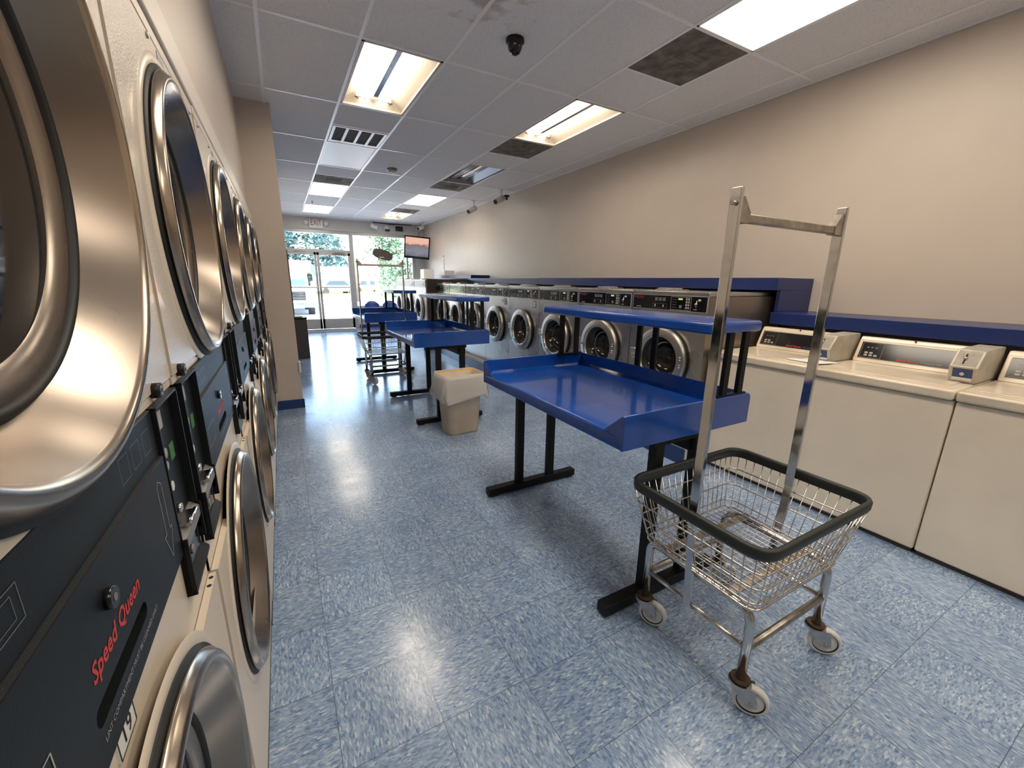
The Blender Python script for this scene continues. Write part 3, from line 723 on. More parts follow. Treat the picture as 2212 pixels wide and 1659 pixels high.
    for k in range(3): tx.outline([(.19+.033*k, 1.173), (.215+.033*k, 1.173), (.215+.033*k, 1.191), (.19+.033*k, 1.191)], .0006, 'panelgrey', .0024)
    tx.outline([(.18, 1.03), (.262, 1.03), (.262, 1.074), (.18, 1.074)], .0016, 'greyprint', .0064)
    tx.build('icon_print', o)
    tx = mb()
    for k in range(3): tx.outline([(.50+.045*k, 1.168), (.53+.045*k, 1.168), (.53+.045*k, 1.198), (.50+.045*k, 1.198)], .0007, 'panelgrey', .0024)
    tx.build('icon_print', o)
    coin_meter(t, .012, .157, 0); coin_meter(t, .652, .790, 1)
    dryer_door(t, .001, 1.52); dryer_door(t, .012, .61)
    mb().box((.0, .375, 1.845), (.0012, .43, 1.866), 'panelgrey').build('rating_plate', t)
    return t
dr_labels = ['white dryer stack with number 19 plate and the closest lint slot', 'white dryer stack second from the camera, whole round upper door in view', 'white dryer stack third along the row on the dryer wall',
             'white dryer stack fourth along the row on dryer wall', 'white dryer stack fifth in the row, second from the beige wing wall', 'white dryer stack at the end of row against beige wing wall']
proto = make_dryer()
dryers = [proto] + [copy_tree(proto) for _ in range(5)]
for k, d in enumerate(dryers):
    L0 = .08 + DW*k
    d.location = (-.184 + .0035*(L0 + DW/2), L0, 0); d['label'] = dr_labels[k]
s = mb().box((-.012, .352, .946), (.0012, .400, .978), 'whiteprint').outline([(.353, .947), (.399, .947), (.399, .977), (.353, .977)], .0016, 'blackprint', .0016).text('19', .028, onX((.0018, .376, .961)), 'blackprint')
s.build('number_plate', dryers[0])

# ------------------------------------------------------------------ front-loading washers
def make_front_loader(W, zb, zt, cz, R, depth, white=False):
    body_m = 'whitemetal' if white else 'inox'
    t = thing('front_load_washer', (0, 0, 0), 'x', 'washing machine')
    zp0, zp1 = zt - .153, zt - .03
    b = mb(); g_ = .003
    b.plate_hole(0, g_, W-g_, zb, zp0, W/2, cz, R*.74, body_m)
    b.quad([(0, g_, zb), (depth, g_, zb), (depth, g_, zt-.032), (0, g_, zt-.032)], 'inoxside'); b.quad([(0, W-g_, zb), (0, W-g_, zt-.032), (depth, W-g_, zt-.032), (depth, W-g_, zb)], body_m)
    b.quad([(depth, g_, zb), (depth, W-g_, zb), (depth, W-g_, zt-.032), (depth, g_, zt-.032)], body_m); b.quad([(0, g_, zt-.032), (depth, g_, zt-.032), (depth, W-g_, zt-.032), (0, W-g_, zt-.032)], body_m)
    b.quad([(0, g_, zp0), (0, W-g_, zp0), (0, W-g_, zt-.03), (0, g_, zt-.03)], body_m)
    b.quad([(0, g_, zb), (0, W-g_, zb), (depth, W-g_, zb), (depth, g_, zb)], body_m)
    b.build('body', t, fixn=False)
    mb().box((-.012, g_, zt-.03), (depth, W-g_, zt), body_m, .006).cyl((-.012, W/2, zt-.015), (-.017, W/2, zt-.015), .006, 'galv', 10).build('top_cover', t)
    mb().box((.05, W/2-.02, zt), (.22, W/2+.19, zt+.012), 'galv', .003).box((.06, W/2+.03, zt+.012), (.20, W/2+.17, zt+.024), 'galv', .004).build('soap_hopper', t)
    fp = 'panelgrey' if white else 'gloss_black'
    p = mb().box((-.008, .012, zp0), (.0, W-.012, zp1), 'alu', .002).box((-.0095, .018, zp0+.006), (-.007, W-.018, zp1-.006), fp, .001)
    x = -.0098
    p.outline([(.155, zp0+.010), (.345, zp0+.010), (.345, zp1-.012), (.155, zp1-.012)], .0035, 'alu', x)
    for r in range(4):
        for c in range(2):
            yy, zz = .168+.021*c, zp0+.022+.022*r
            p.box((x-.001, yy, zz), (x+.001, yy+.016, zz+.016), 'key')
    p.box((x-.0008, .235, zp1-.034), (x+.001, .275, zp1-.022), 'lcd').box((x-.001, .238, zp0+.026), (x+.001, .262, zp0+.048), 'teal')
    for r in range(4): p.box((x-.0006, .29, zp0+.028+.02*r), (x+.001, .33, zp0+.031+.02*r), 'panelgrey')
    p.sph((x, .083, zp1-.030), .014, 'whiteprint', (.15, 1, .6)).cyl((x, .105, zp1-.035), (x-.006, .105, zp1-.085), .004, 'chrome', 8).sph((x-.003, .110, zp1-.062), .011, 'chrome', (.6, 1.2, .8)).box((x-.006, .098, zp0+.018), (x, .125, zp0+.026), 'galv', .001)
    if not white:
        p.text('Speed Queen', .017, onX((x-.0005, W-.085, zp1-.020), -1), 'red', width=.115, bold=.02, slant=.2).box((x-.0006, W-.13, zp1-.036), (x+.001, W-.055, zp1-.033), 'red')
        for k in range(3): p.cyl((x, W-.105+.018*k, zp0+.018), (x-.001, W-.105+.018*k, zp0+.018), .006, 'greyprint', 10)
        for k in range(3): p.box((x-.0006, .40+.04*k, zp1-.05), (x+.001, .43+.04*k, zp1-.022), 'panelgrey')
        p.outline([(.385, zp0+.018), (.53, zp0+.018), (.53, zp0+.052), (.385, zp0+.052)], .002, 'panelgrey', x).box((x-.0007, .415, zp0+.026), (x+.001, .425, zp0+.044), 'whiteprint').box((x-.0007, .50, zp0+.026), (x+.001, .51, zp0+.046), 'whiteprint')
    p.build('control_panel', t)
    d = mb(); c = (0, W/2, cz); ax = (-1, 0, 0); r = R
    d.lathe([(r*.955, -.001), (r*.96, .014), (r, .018), (r, .040), (r*.975, .052), (r*.94, .057), (r*.78, .060), (r*.745, .062), (r*.72, .056), (r*.70, .035)], c, ax, ['gasket', 'gasket', 'ringgrey', 'ringgrey', 'ringgrey', 'ringgrey', 'ringgrey', 'chrome', 'ringgrey'], 96)
    for dz in (.055, .035, -.005, -.025): d.sph((-.058, W/2 - r*.86, cz+dz-.01), .0075, 'chrome')
    o = d.build('door', t)
    mb().lathe([(r*.70, .036), (r*.66, .034), (r*.64, .010), (r*.60, .006)], c, ax, 'gasket', 72).lathe([(r*.60, .006), (r*.55, -.035), (r*.50, -.04)], c, ax, 'ring', 72).build('door_seal', o)
    mb().lathe([(r*.62, .012), (r*.56, .0), (r*.52, -.045), (r*.40, -.085), (r*.22, -.10), (0, -.104)], c, ax, 'bowlglass', 72).build('door_glass', o)
    h = mb().box((-.05, W/2 + r*.90, cz+.0), (0, W/2 + r*1.22, cz+.055), 'galv', .006).box((-.062, W/2 + r*.80, cz-.012), (-.03, W/2 + r*1.12, cz+.006), 'galv', .003).box((-.03, W/2+r*1.05, cz-.16), (0, W/2+r*1.2, cz-.03), 'galv', .003)
    h.build('door_latch', o)
    return t
FLW = .7722
fl_labels = ['stainless front load washer next to the beige top loaders', 'stainless front load washer second from the beige top loaders', 'stainless front load washer third from the beige top loaders',
             'stainless front load washer fourth from beige top loaders, sticker 5 on its front', 'stainless front load washer fifth from beige top loaders, sticker 4 on its front', 'stainless front load washer third from the brown side panel',
             'stainless front load washer second from the brown side panel', 'stainless front load washer right against the brown side panel']
fp = make_front_loader(FLW, .165, 1.34, .787, .262, .95)
fls = [fp] + [copy_tree(fp) for _ in range(7)]
for k, f in enumerate(fls):
    f.location = (2.75, 1.972 + FLW*k, 0); f['label'] = fl_labels[k]; f['group'] = 'stainless front load washers'
def stickers(f, a, b):
    mb().box((-.002, .075, 1.085), (0, .145, 1.165), 'blackprint').box((-.0035, .083, 1.094), (-.0018, .137, 1.157), 'whiteprint').text(b, .055, onX((-.004, .11, 1.125), -1), 'blackprint').build('number_sticker', f)
    mb().box((-.002, .17, 1.105), (0, .205, 1.158), 'whiteprint').text(a, .04, onX((-.0026, .187, 1.131), -1), 'blackprint').build('small_sticker', f)
stickers(fls[3], '0', '5'); stickers(fls[4], '0', '4')
BW = .795
bp_ = make_front_loader(BW, .165, 1.41, .83, .268, 1.2, True)
bigs = [bp_] + [copy_tree(bp_) for _ in range(2)]
big_l = ['large pale front load washer touching the brown side panel', 'large pale front load washer, middle of the three by the window', 'large pale front load washer closest to front window']
for k, f in enumerate(bigs):
    f.location = (2.55, 8.2 + BW*k, 0); f['label'] = big_l[k]; f['group'] = 'large front load washers by the window'; f.name = 'large_washer' if k == 0 else f.name
for f in bigs: f.name = 'large_front_load_washer'
tag(mb().box((2.556, 8.155, .165), (3.95, 8.196, 1.425), 'brown', .003).build('side_panel_board'), 'tall brown panel at the end of the large pale washers', 'panel')
struct(mb().box((2.66, 1.972, 0), (3.95, 8.15, .165), 'concrete').box((2.645, 1.96, 0), (2.66, 8.15, .13), 'bluebase').box((2.46, 8.15, 0), (3.95, 10.62, .165), 'concrete').box((2.445, 8.15, 0), (2.46, 10.62, .13), 'bluebase').box((2.445, 8.14, 0), (2.66, 8.15, .13), 'bluebase').build('plinth_curb'))
# navy service shelves on the wall
tag(mb().box((3.445, 1.895, 1.358), (3.968, 5.42, 1.456), 'navy', .004).box((3.50, 1.897, 1.188), (3.968, 1.925, 1.36), 'navy').build('wall_counter'), 'navy box counter along the wall above the nearer stainless washers', 'counter')
tag(mb().box((3.445, 5.425, 1.358), (3.968, 8.15, 1.450), 'navy', .004).build('wall_counter'), 'navy box counter along the wall above the farther stainless washers', 'counter')
tag(mb().box((3.53, 8.2, 1.445), (3.968, 10.6, 1.52), 'navy', .004).build('wall_counter'), 'raised navy counter behind large pale washers', 'counter')
tag(mb().box((3.45, -2.2, 1.095), (3.968, 1.92, 1.186), 'navy', .004).build('wall_counter'), 'low navy counter along the wall behind the beige top loaders', 'counter')
tag(mb().box((3.12, 10.15, 1.435), (3.38, 10.45, 1.66), 'white', .004).build('cardboard_box'), 'white box on top of the large pale washers, nearer the window', 'box')
tag(mb().box((3.60, 10.0, 1.521), (3.86, 10.4, 1.64), 'paper', .004).build('cardboard_box'), 'pale box on the raised navy counter', 'box')

# ------------------------------------------------------------------ top-loading washers
TW = .656
def make_top_loader():
    t = thing('top_load_washer', (0, 0, 0), 'x', 'washing machine', 'beige top load washers')
    b = mb().box((.0, .003, .028), (.66, TW-.003, .858), 'cream', .010, 3)
    b.build('cabinet', t)
    mb().box((.02, .01, .0), (.6, TW-.01, .028), 'kick').build('base', t)
    mb().box((-.03, .003, .864), (.68, TW-.003, .915), 'creamtop', .012, 3).build('top_panel', t)
    mb().box((.045, .055, .9145), (.47, TW-.045, .919), 'creamtop', .002).box((.048, .062, .919), (.06, TW-.06, .921), 'creamtop', .001).build('lid', t)
    c = mb().prism([(.49, .915), (.497, .93), (.548, 1.055), (.565, 1.075), (.63, 1.072), (.66, .915)], 'y', .02, TW-.02, 'creamtop', .006)
    c.cyl((.56, .36, 1.07), (.552, .36, 1.074), .005, 'blackprint', 10)
    o = c.build('console', t)
    # dark fascia on the sloping face
    def S(y, k, off=.001):   # k 0..1 up the slope
        bx, bz, tx_, tz = .4985, .934, .5465, 1.052
        n = Vector((-(tz-bz), 0, tx_-bx)).normalized()
        return Vector((bx+(tx_-bx)*k, y, bz+(tz-bz)*k)) + n*off
    f = mb(); f.quad([S(.12, .05), S(TW-.04, .05), S(TW-.04, .93), S(.12, .93)], 'gloss_black')
    def ol(ya, yb, ka, kb, w, m):
        for (p, q, r_, s_) in ((ya, yb, ka, ka+w*8), (ya, yb, kb-w*8, kb), (ya, ya+w, ka, kb), (yb-w, yb, ka, kb)):
            f.quad([S(p, r_, .0016), S(q, r_, .0016), S(q, s_, .0016), S(p, s_, .0016)], m)
    ol(TW-.16, TW-.048, .1, .9, .0018, 'panelgrey'); ol(.12, TW-.04, .05, .93, .0022, 'panelgrey')
    for k in range(3):
        for r in range(2):
            if k == 2 and r == 1: continue
            f.quad([S(TW-.088-.026*k, .18+.13*r, .0025), S(TW-.07-.026*k, .18+.13*r, .0025), S(TW-.07-.026*k, .27+.13*r, .0025), S(TW-.088-.026*k, .27+.13*r, .0025)], 'key')
    for k in range(3): f.quad([S(TW-.13+.022*k, .62, .002), S(TW-.118+.022*k, .62, .002), S(TW-.118+.022*k, .66, .002), S(TW-.13+.022*k, .66, .002)], 'panelgrey')
    e1 = Vector((0, -1, 0)); e2 = (S(0, 1) - S(0, 0)).normalized(); e3 = e1.cross(e2)
    def TM(y, k):
        p = S(y, k, .002); mt = Matrix((( e1.x, e2.x, e3.x), (e1.y, e2.y, e3.y), (e1.z, e2.z, e3.z))).to_4x4(); return Matrix.Translation(p) @ mt
    f.text('Speed Queen', .020, TM(.365, .17), 'red', width=.105, bold=.02, slant=.2); f.text('Commercial', .014, TM(.255, .17), 'panelgrey', width=.09)
    f.build('control_fascia', o)
    m_ = mb().prism([(.245, .917), (.215, 1.0), (.285, 1.085), (.60, 1.09), (.60, .917)], 'y', .002, .108, 'meter', .004)
    o2 = m_.build('coin_meter', t)
    sl = mb()
    def Q(y, k, lower, off):   # points on the two front faces
        if lower: p, q = Vector((.245, 0, .917)), Vector((.215, 0, 1.0))
        else: p, q = Vector((.215, 0, 1.0)), Vector((.285, 0, 1.085))
        v = p + (q-p)*k; d = (q-p).normalized(); nrm = Vector((-d.z, 0, d.x)); v = v + nrm*off; return Vector((v.x, y, v.z))
    sl.quad([Q(.012, .08, 0, .001), Q(.098, .08, 0, .001), Q(.098, .94, 0, .001), Q(.012, .94, 0, .001)], 'meterdark')
    sl.quad([Q(.060, .18, 0, .002), Q(.066, .18, 0, .002), Q(.066, .75, 0, .002), Q(.060, .75, 0, .002)], 'recess_shade')
    sl.sph(Q(.063, .50, 0, .003), .008, 'chrome'); sl.build('coin_chute', o2)
    sl = mb().quad([Q(.018, .14, 1, .001), Q(.092, .14, 1, .001), Q(.092, .92, 1, .001), Q(.018, .92, 1, .001)], 'bluebase')
    sl.quad([Q(.018, .14, 1, .0018), Q(.092, .14, 1, .0018), Q(.092, .34, 1, .0018), Q(.018, .34, 1, .0018)], 'paper')
    sl.cyl(Q(.055, .60, 1, 0), Q(.055, .60, 1, .008), .009, 'galv', 14); sl.build('coin_drawer', o2)
    return t
tp = make_top_loader()
tls = [tp] + [copy_tree(tp) for _ in range(2)]
tl_l = ['beige top load washer nearest the stainless front loaders, paper on its lid', 'beige top load washer in the middle, full console and coin box in view', 'beige top load washer cut off by the right edge of the photo']
for k, o in enumerate(tls):
    o.location = (2.83, 1.285 - TW*k, 0); o['label'] = tl_l[k]
pp = mb(); n = 6
vv = [[pp.bm.verts.new((2.90 + .17*a/n, 1.27 + .20*b/n - .05*a/n, .9240 + .005*math.sin(a*1.1)*math.sin(b*.9)**2)) for b in range(n+1)] for a in range(n+1)]
pp._fin([pp.bm.faces.new((vv[a][b], vv[a][b+1], vv[a+1][b+1], vv[a+1][b])) for a in range(n) for b in range(n)], 'paper', True)
po = pp.build('paper_sheet'); md = po.modifiers.new('s', 'SOLIDIFY'); md.thickness = .0008
tag(po, 'crumpled white paper sheet lying on a beige washer lid', 'paper')

# ------------------------------------------------------------------ folding tables
def make_table():
    t = thing('folding_table', (0, 0, 0), 'x', 'table', 'blue laundry folding tables')
    W_, L_ = .776, 1.235; z0, zf, z1 = .78, .835, .92; th = .014
    b = mb()
    b.prism([(0, z0), (0, zf-.008), (.008, zf), (W_-.002, zf), (W_-.002, z0)], 'y', th*.6, L_-th*.6, 'blue', .003)      # deck with front lip
    side = [(.004, z0+.002), (.004, zf+.01), (.055, z1-.004), (.075, z1), (W_-.03, z1), (W_-.008, z1-.01), (W_, z1-.03), (W_, z0+.002)]
    side = [(-.0015, z0-.001), (-.0015, z1-.004), (.012, z1), (W_-.025, z1), (W_-.006, z1-.008), (W_, z1-.025), (W_, z0-.001)]
    for ya, yb, sg in ((0, th, 1), (L_-th, L_, -1)):
        b.prism(side, 'y', ya, yb, 'blue', .003)
    b.prism([(W_-th, zf-.01), (W_-th, z1-.002), (W_-.004, z1-.006), (W_, z1-.025), (W_, zf-.01)], 'y', th*.5, L_-th*.5, 'blue', .002)
    # coves where the walls meet the deck, and sloping cheeks at the open front
    for yy, sg in ((th, 1), (L_-th, -1)):
        b.prism([(yy, zf), (yy+sg*.012, zf), (yy, zf+.012)], 'x', .05, W_-th, 'blue')
        b.quad([(0, yy, z1-.004), (0, yy+sg*.095, zf), (.06, yy+sg*.002, zf), (.05, yy, z1)], 'blue')
        b.quad([(0, yy, z1-.004), (0, yy+sg*.095, zf), (0, yy, zf-.01), (0, yy, z1-.01)], 'blue')
        b.quad([(0.05, yy, z1), (.06, yy+sg*.002, zf), (.05, yy, zf), (.05, yy, zf+.01)], 'blue')
    b.prism([(W_-th, zf), (W_-th-.012, zf), (W_-th, zf+.012)], 'y', th, L_-th, 'blue')
    b.build('tray', t)
    lg = .052
    for yc in (.045, L_-.055):
        mb().box((.0, yc-.028, .012), (.70, yc+.028, .06), 'black', .003).box((.02, yc-.02, 0), (.07, yc+.02, .012), 'rubber').box((.63, yc-.02, 0), (.68, yc+.02, .012), 'rubber').build('foot', t)
        for xc in (.24, .49): mb().box((xc-lg/2, yc-.02, .06), (xc+lg/2, yc+.02, z0), 'black', .003).build('leg', t)
        mb().box((.20, yc-.022, z0-.03), (.53, yc+.022, z0), 'black').build('support_bar', t)
    mb().box((.45, .05, .68), (.53, L_-.06, .75), 'black').build('stretcher', t)
    # upper shelf on three pairs of posts
    mb().box((.432, .0, 1.20), (W_+.004, L_, 1.247), 'blue', .012, 3).build('shelf', t)
    posts = [(.595, .022), (.705, .022), (.575, L_-.022), (.700, L_-.022)]
    for x, y in posts: mb().box((x-.017, y-.010, z1-.012), (x+.017, y+.010, 1.20), 'black', .002).build('post', t)
    for yy in (L_/2-.02, L_/2+.10): mb().box((W_+.002, yy-.017, z0+.03), (W_+.02, yy+.017, 1.20), 'black', .002).build('post', t)
    for yy in (.022, L_-.022): mb().box((.55, yy-.013, z1-.004), (.745, yy+.013, z1+.006), 'black', .001).build('post_plate', t)
    return t
tb = make_table()
tabs = [tb, copy_tree(tb), copy_tree(tb)]
for o, loc, lb in zip(tabs, ((1.064, 1.05, 0), (1.040, 3.755, 0), (1.030, 6.30, 0)), ('blue folding table nearest the camera, chrome cart at its corner', 'blue folding table in the middle, beige trash bin by its foot', 'blue folding table farthest away, in front of the window')):
    o.location = loc; o['label'] = lb

# ------------------------------------------------------------------ laundry carts
def caster(parent, x, y, ang):
    c = mb().cyl((x, y, .125), (x, y, .16), .0135, 'worn').cyl((x, y, .118), (x, y, .128), .030, 'rust', 24).lathe([(.034, .118), (.036, .110), (.030, .104), (0, .104)], (x, y, 0), (0, 0, 1), 'galv', 24)
    dx, dy = math.cos(ang), math.sin(ang); px, py = -dy, dx; tr = .038
    wx, wy = x + dx*tr, y + dy*tr; r = .056
    for sg in (-1, 1):
        o = .020*sg
        pts = [(x+px*o - dx*.030, y+py*o - dy*.030, .112), (x+px*o + dx*.046, y+py*o + dy*.046, .112), (wx+px*o+dx*.018, wy+py*o+dy*.018, .046), (wx+px*o-dx*.018, wy+py*o-dy*.018, .046)]
        pts2 = [(p[0]+px*.004*sg, p[1]+py*.004*sg, p[2]) for p in pts]
        A = [c.bm.verts.new(p) for p in pts]; B = [c.bm.verts.new(p) for p in pts2]
        fs = [c.bm.faces.new(A), c.bm.faces.new(B[::-1])] + [c.bm.faces.new((A[i], B[i], B[(i+1) % 4], A[(i+1) % 4])) for i in range(4)]
        c._fin(fs, 'galv')
    o_ = c.build('caster', parent)
    w_ = mb().lathe([(0, -.015), (.018, -.016), (.020, -.010), (.040, -.010), (.043, -.014), (.049, -.014), (.054, -.010), (r, -.004), (r, .004), (.054, .010), (.049, .014), (.043, .014), (.040, .010), (.020, .010), (.018, .016), (0, .015)], (wx, wy, r), (px, py, 0),
        ['galv', 'galv', 'white', 'gasket', 'white', 'white', 'white', 'white', 'white', 'white', 'white', 'gasket', 'white', 'galv', 'galv'], 40)
    w_.cyl((wx-px*.027, wy-py*.027, r), (wx+px*.027, wy+py*.027, r), .007, 'worn', 10)
    w_.build('wheel', o_)
def make_cart(angs):
    t = thing('laundry_cart', (0, 0, 0), 'x', 'laundry cart')
    tx, ty, tz = .332, .264, .650; bx, by, bz = .262, .222, .405
    rimpts = smoothpath([(-tx, -ty, tz), (tx, -ty, tz), (tx, ty, tz), (-tx, ty, tz)], .07, 7, True)
    # bumper rim: flattened rubber
    r = mb(); rings = []
    n = len(rimpts)
    prof = [(-.007, -.022), (.005, -.023), (.011, -.012), (.012, .010), (.007, .018), (-.004, .018), (-.008, .008)]
    for i, p in enumerate(rimpts):
        d = (rimpts[(i+1) % n] - rimpts[i-1]).normalized(); o_ = Vector((d.y, -d.x, 0))
        rings.append([r.bm.verts.new(p + o_*u + Vector((0, 0, v))) for u, v in prof])
    fs = [r.bm.faces.new((rings[i][k], rings[i][(k+1) % 7], rings[(i+1) % n][(k+1) % 7], rings[(i+1) % n][k])) for i in range(n) for k in range(7)]
    r._fin(fs, 'rubber', True); r.build('bumper_rim', t)
    w_ = mb()
    def lerp(k): return bx + (tx-bx)*k, by + (ty-by)*k, bz + (tz-bz)*k
    for k in (.0, .12, .40, .68):
        x, y, z = lerp(k); w_.tube(smoothpath([(-x-.004, -y-.004, z), (x+.004, -y-.004, z), (x+.004, y+.004, z), (-x-.004, y+.004, z)], .045, 5, True), .0032 if k else .0045, 'wire', 6, True)
    nx, ny = 16, 13
    for i in range(nx+1):
        u = -1 + 2*i/nx; u *= .93
        w_.tube(smoothpath([(u*tx, -ty, tz-.015), (u*bx, -by, bz), (u*bx, by, bz), (u*tx, ty, tz-.015)], .02, 3), .0018, 'wire', 5)
    for i in range(ny+1):
        u = -1 + 2*i/ny; u *= .91
        w_.tube(smoothpath([(-tx, u*ty, tz-.015), (-bx, u*by, bz-.004), (bx, u*by, bz-.004), (tx, u*ty, tz-.015)], .02, 3), .0018, 'wire', 5)
    w_.build('wire_basket', t)
    f = mb(); lx, ly = .24, .21
    for sg in (-1, 1):
        f.tube(smoothpath([(sg*lx, -ly, .13), (sg*lx, -ly, .388), (sg*lx, ly, .388), (sg*lx, ly, .13)], .055, 6), .0155, 'chrome', 14)
        f.tube([(sg*lx, -ly, .245), (sg*lx, ly, .245)], .010, 'chrome', 12); f.tube([(-lx, sg*ly, .245), (lx, sg*ly, .245)], .0125, 'worn', 12)
        f.box((-bx, sg*.13-.014, .393), (bx, sg*.13+.014, .402), 'worn')
    f.build('frame', t)
    for (sx, sy), a in zip(((-1, -1), (-1, 1), (1, -1), (1, 1)), angs): caster(t, sx*lx, sy*ly, a)
    px = .298
    for sg in (-1, 1):
        p = mb().box((sg*px-.008, -.016, .60), (sg*px+.008, .016, 1.663), 'chrome', .002)
        # lower part leans in to the bottom rail
        A = [(sg*px-.007, sg*px+.007), (sg*(lx+.013)-.007, sg*(lx+.013)+.007)]
        p.prism([(sg*px-.006, .61), (sg*px+.006, .61), (sg*(lx+.018)+.006, .215), (sg*(lx+.018)-.006, .215)], 'y', -.014, .014, 'chrome')
        p.cyl((sg*px-.02, 0, 1.622), (sg*px+.02, 0, 1.622), .007, 'galv', 10)
        p.build('pole', t)
    h = mb().box((-px, -.011, 1.573), (px, .011, 1.597), 'worn', .003)
    for sg in (-1, 1): h.prism([(sg*(px-.007), 1.64), (sg*(px-.02), 1.64), (sg*(px-.055), 1.60), (sg*(px-.055), 1.571), (sg*(px-.007), 1.571)], 'y', -.013, .013, 'worn')
    h.build('hanging_bar', t)
    return t
c1 = make_cart((math.radians(-55), math.radians(-62), math.radians(-50), math.radians(-40)))
c1.location = (1.448, .784, 0); tag(c1, 'chrome wire laundry cart with hanging bar close to camera', 'laundry cart', 'laundry carts')
c2 = copy_tree(c1); c2.location = (1.215, 5.90, 0); c2['label'] = 'small chrome laundry cart standing between the two farther blue tables'

# ------------------------------------------------------------------ wastebasket and other floor things
t = thing('wastebasket', (1.372, 3.485, 0), 'beige wastebasket with white bag liner beside the table foot', 'trash bin', rz=math.radians(3)); t.scale = (.94, .94, .97)
def rrect(hx, hy, r, n=5):
    out = []
    for cx, cy, a0 in ((hx-r, hy-r, 0), (-hx+r, hy-r, PI/2), (-hx+r, -hy+r, PI), (hx-r, -hy+r, 1.5*PI)):
        for k in range(n+1): a = a0 + PI/2*k/n; out.append((cx+r*math.cos(a), cy+r*math.sin(a)))
    return out
def loft(b, secs, m, close=True):
    rings = [[b.bm.verts.new((x, y, z)) for x, y in pts] for pts, z in secs]
    n = len(rings[0]); fs = []
    for A, B in zip(rings, rings[1:]):
        for k in range(n): fs.append(b.bm.faces.new((A[k], A[(k+1) % n], B[(k+1) % n], B[k])))
    b._fin(fs, m, True)
    if close: b._fin([b.bm.faces.new(rings[0][::-1])], m)
b = mb(); loft(b, [(rrect(.158, .110, .05), 0), (rrect(.165, .116, .05), .02), (rrect(.200, .140, .05), .57), (rrect(.212, .152, .05), .575), (rrect(.212, .152, .05), .59)], 'bin'); 
loft(b, [(rrect(.16, .11, .05), .02), (rrect(.203, .143, .05), .59), (rrect(.212, .152, .05), .59)], 'binin'); b.build('body', t)
b = mb(); rnd = random.Random(3)
def jit(pts, a, f): return [(x*(1+a*math.sin(f*i*1.3+1)), y*(1+a*math.cos(f*i*.9))) for i, (x, y) in enumerate(pts)]
base = rrect(.213, .153, .05, 8)
loft(b, [(rrect(.202, .142, .05, 8), .52), (rrect(.211, .151, .05, 8), .592), (rrect(.216, .156, .05, 8), .594), (jit(rrect(.224, .164, .05, 8), .012, 1.1), .55), (jit(rrect(.236, .172, .05, 8), .028, 1.7), .48), (jit(rrect(.250, .184, .05, 8), .05, 2.3), .40), (jit(rrect(.240, .176, .05, 8), .06, 1.9), .365)], 'liner', False)
lo = b.build('bag_liner', t)
for v in lo.data.vertices:
    if v.co.z < .45 and abs(v.co.x) + abs(v.co.y) > .2: v.co.z += .03*math.sin(v.co.x*31 + v.co.y*17) - (.03 if v.co.x < -.15 else 0)
t = thing('litter_bin', (.235, 8.32, 0), 'tall dark grey litter bin against the left wall past the wing', 'trash bin')
mb().box((-.14, -.17, 0), (.11, .17, .70), 'trash', .012).build('body', t); mb().box((-.14, -.18, .70), (.12, .18, .73), 'blackpl', .01).build('rim', t)
mb().box((-.13, -.16, .735), (.05, .16, .75), 'paper', .004).build('bag_edge', t)
t = thing('bulletin_board', (.09, 6.6, 1.32), 'thin dark framed board on the wall beyond the beige corner', 'board')
mb().box((0, -.6, -.42), (.03, .6, .42), 'brown', .004).build('frame', t); mb().box((.03, -.55, -.37), (.034, .55, .37), 'kick').build('panel', t)
def chair(x, y, label):
    t = thing('shell_chair', (x, y, 0), label, 'chair', 'blue shell chairs by the front window')
    b = mb(); n = 10; rows = []
    prof = [(-.22, .43), (-.12, .425), (0, .42), (.13, .425), (.19, .47), (.22, .58), (.235, .70), (.24, .80)]
    for i, (yy, zz) in enumerate(prof):
        hw = (.20, .22, .23, .22, .20, .21, .205, .13)[i]
        rows.append([b.bm.verts.new((-hw + 2*hw*k/n, yy - .05*abs(-1+2*k/n)**2*(1 if i > 3 else 0), zz + .03*abs(-1+2*k/n)**2*(1 if i < 5 else 0) - (.04*abs(-1+2*k/n)**3 if i == 7 else 0))) for k in range(n+1)])
    b._fin([b.bm.faces.new((rows[i][k], rows[i][k+1], rows[i+1][k+1], rows[i+1][k])) for i in range(len(prof)-1) for k in range(n)], 'chair', True)
    o = b.build('shell', t); md = o.modifiers.new('s', 'SOLIDIFY'); md.thickness = .01
    for sx in (-1, 1):
        for sy in (-1, 1): mb().cyl((sx*.14, sy*.12, .42), (sx*.2, sy*.2, 0), .011, 'chrome', 10).build('leg', t)
    return t
chair(2.25, 12.2, 'blue shell chair by the front window, nearer the glass doors')
chair(2.77, 12.3, 'blue shell chair by the front window, nearer the washers')

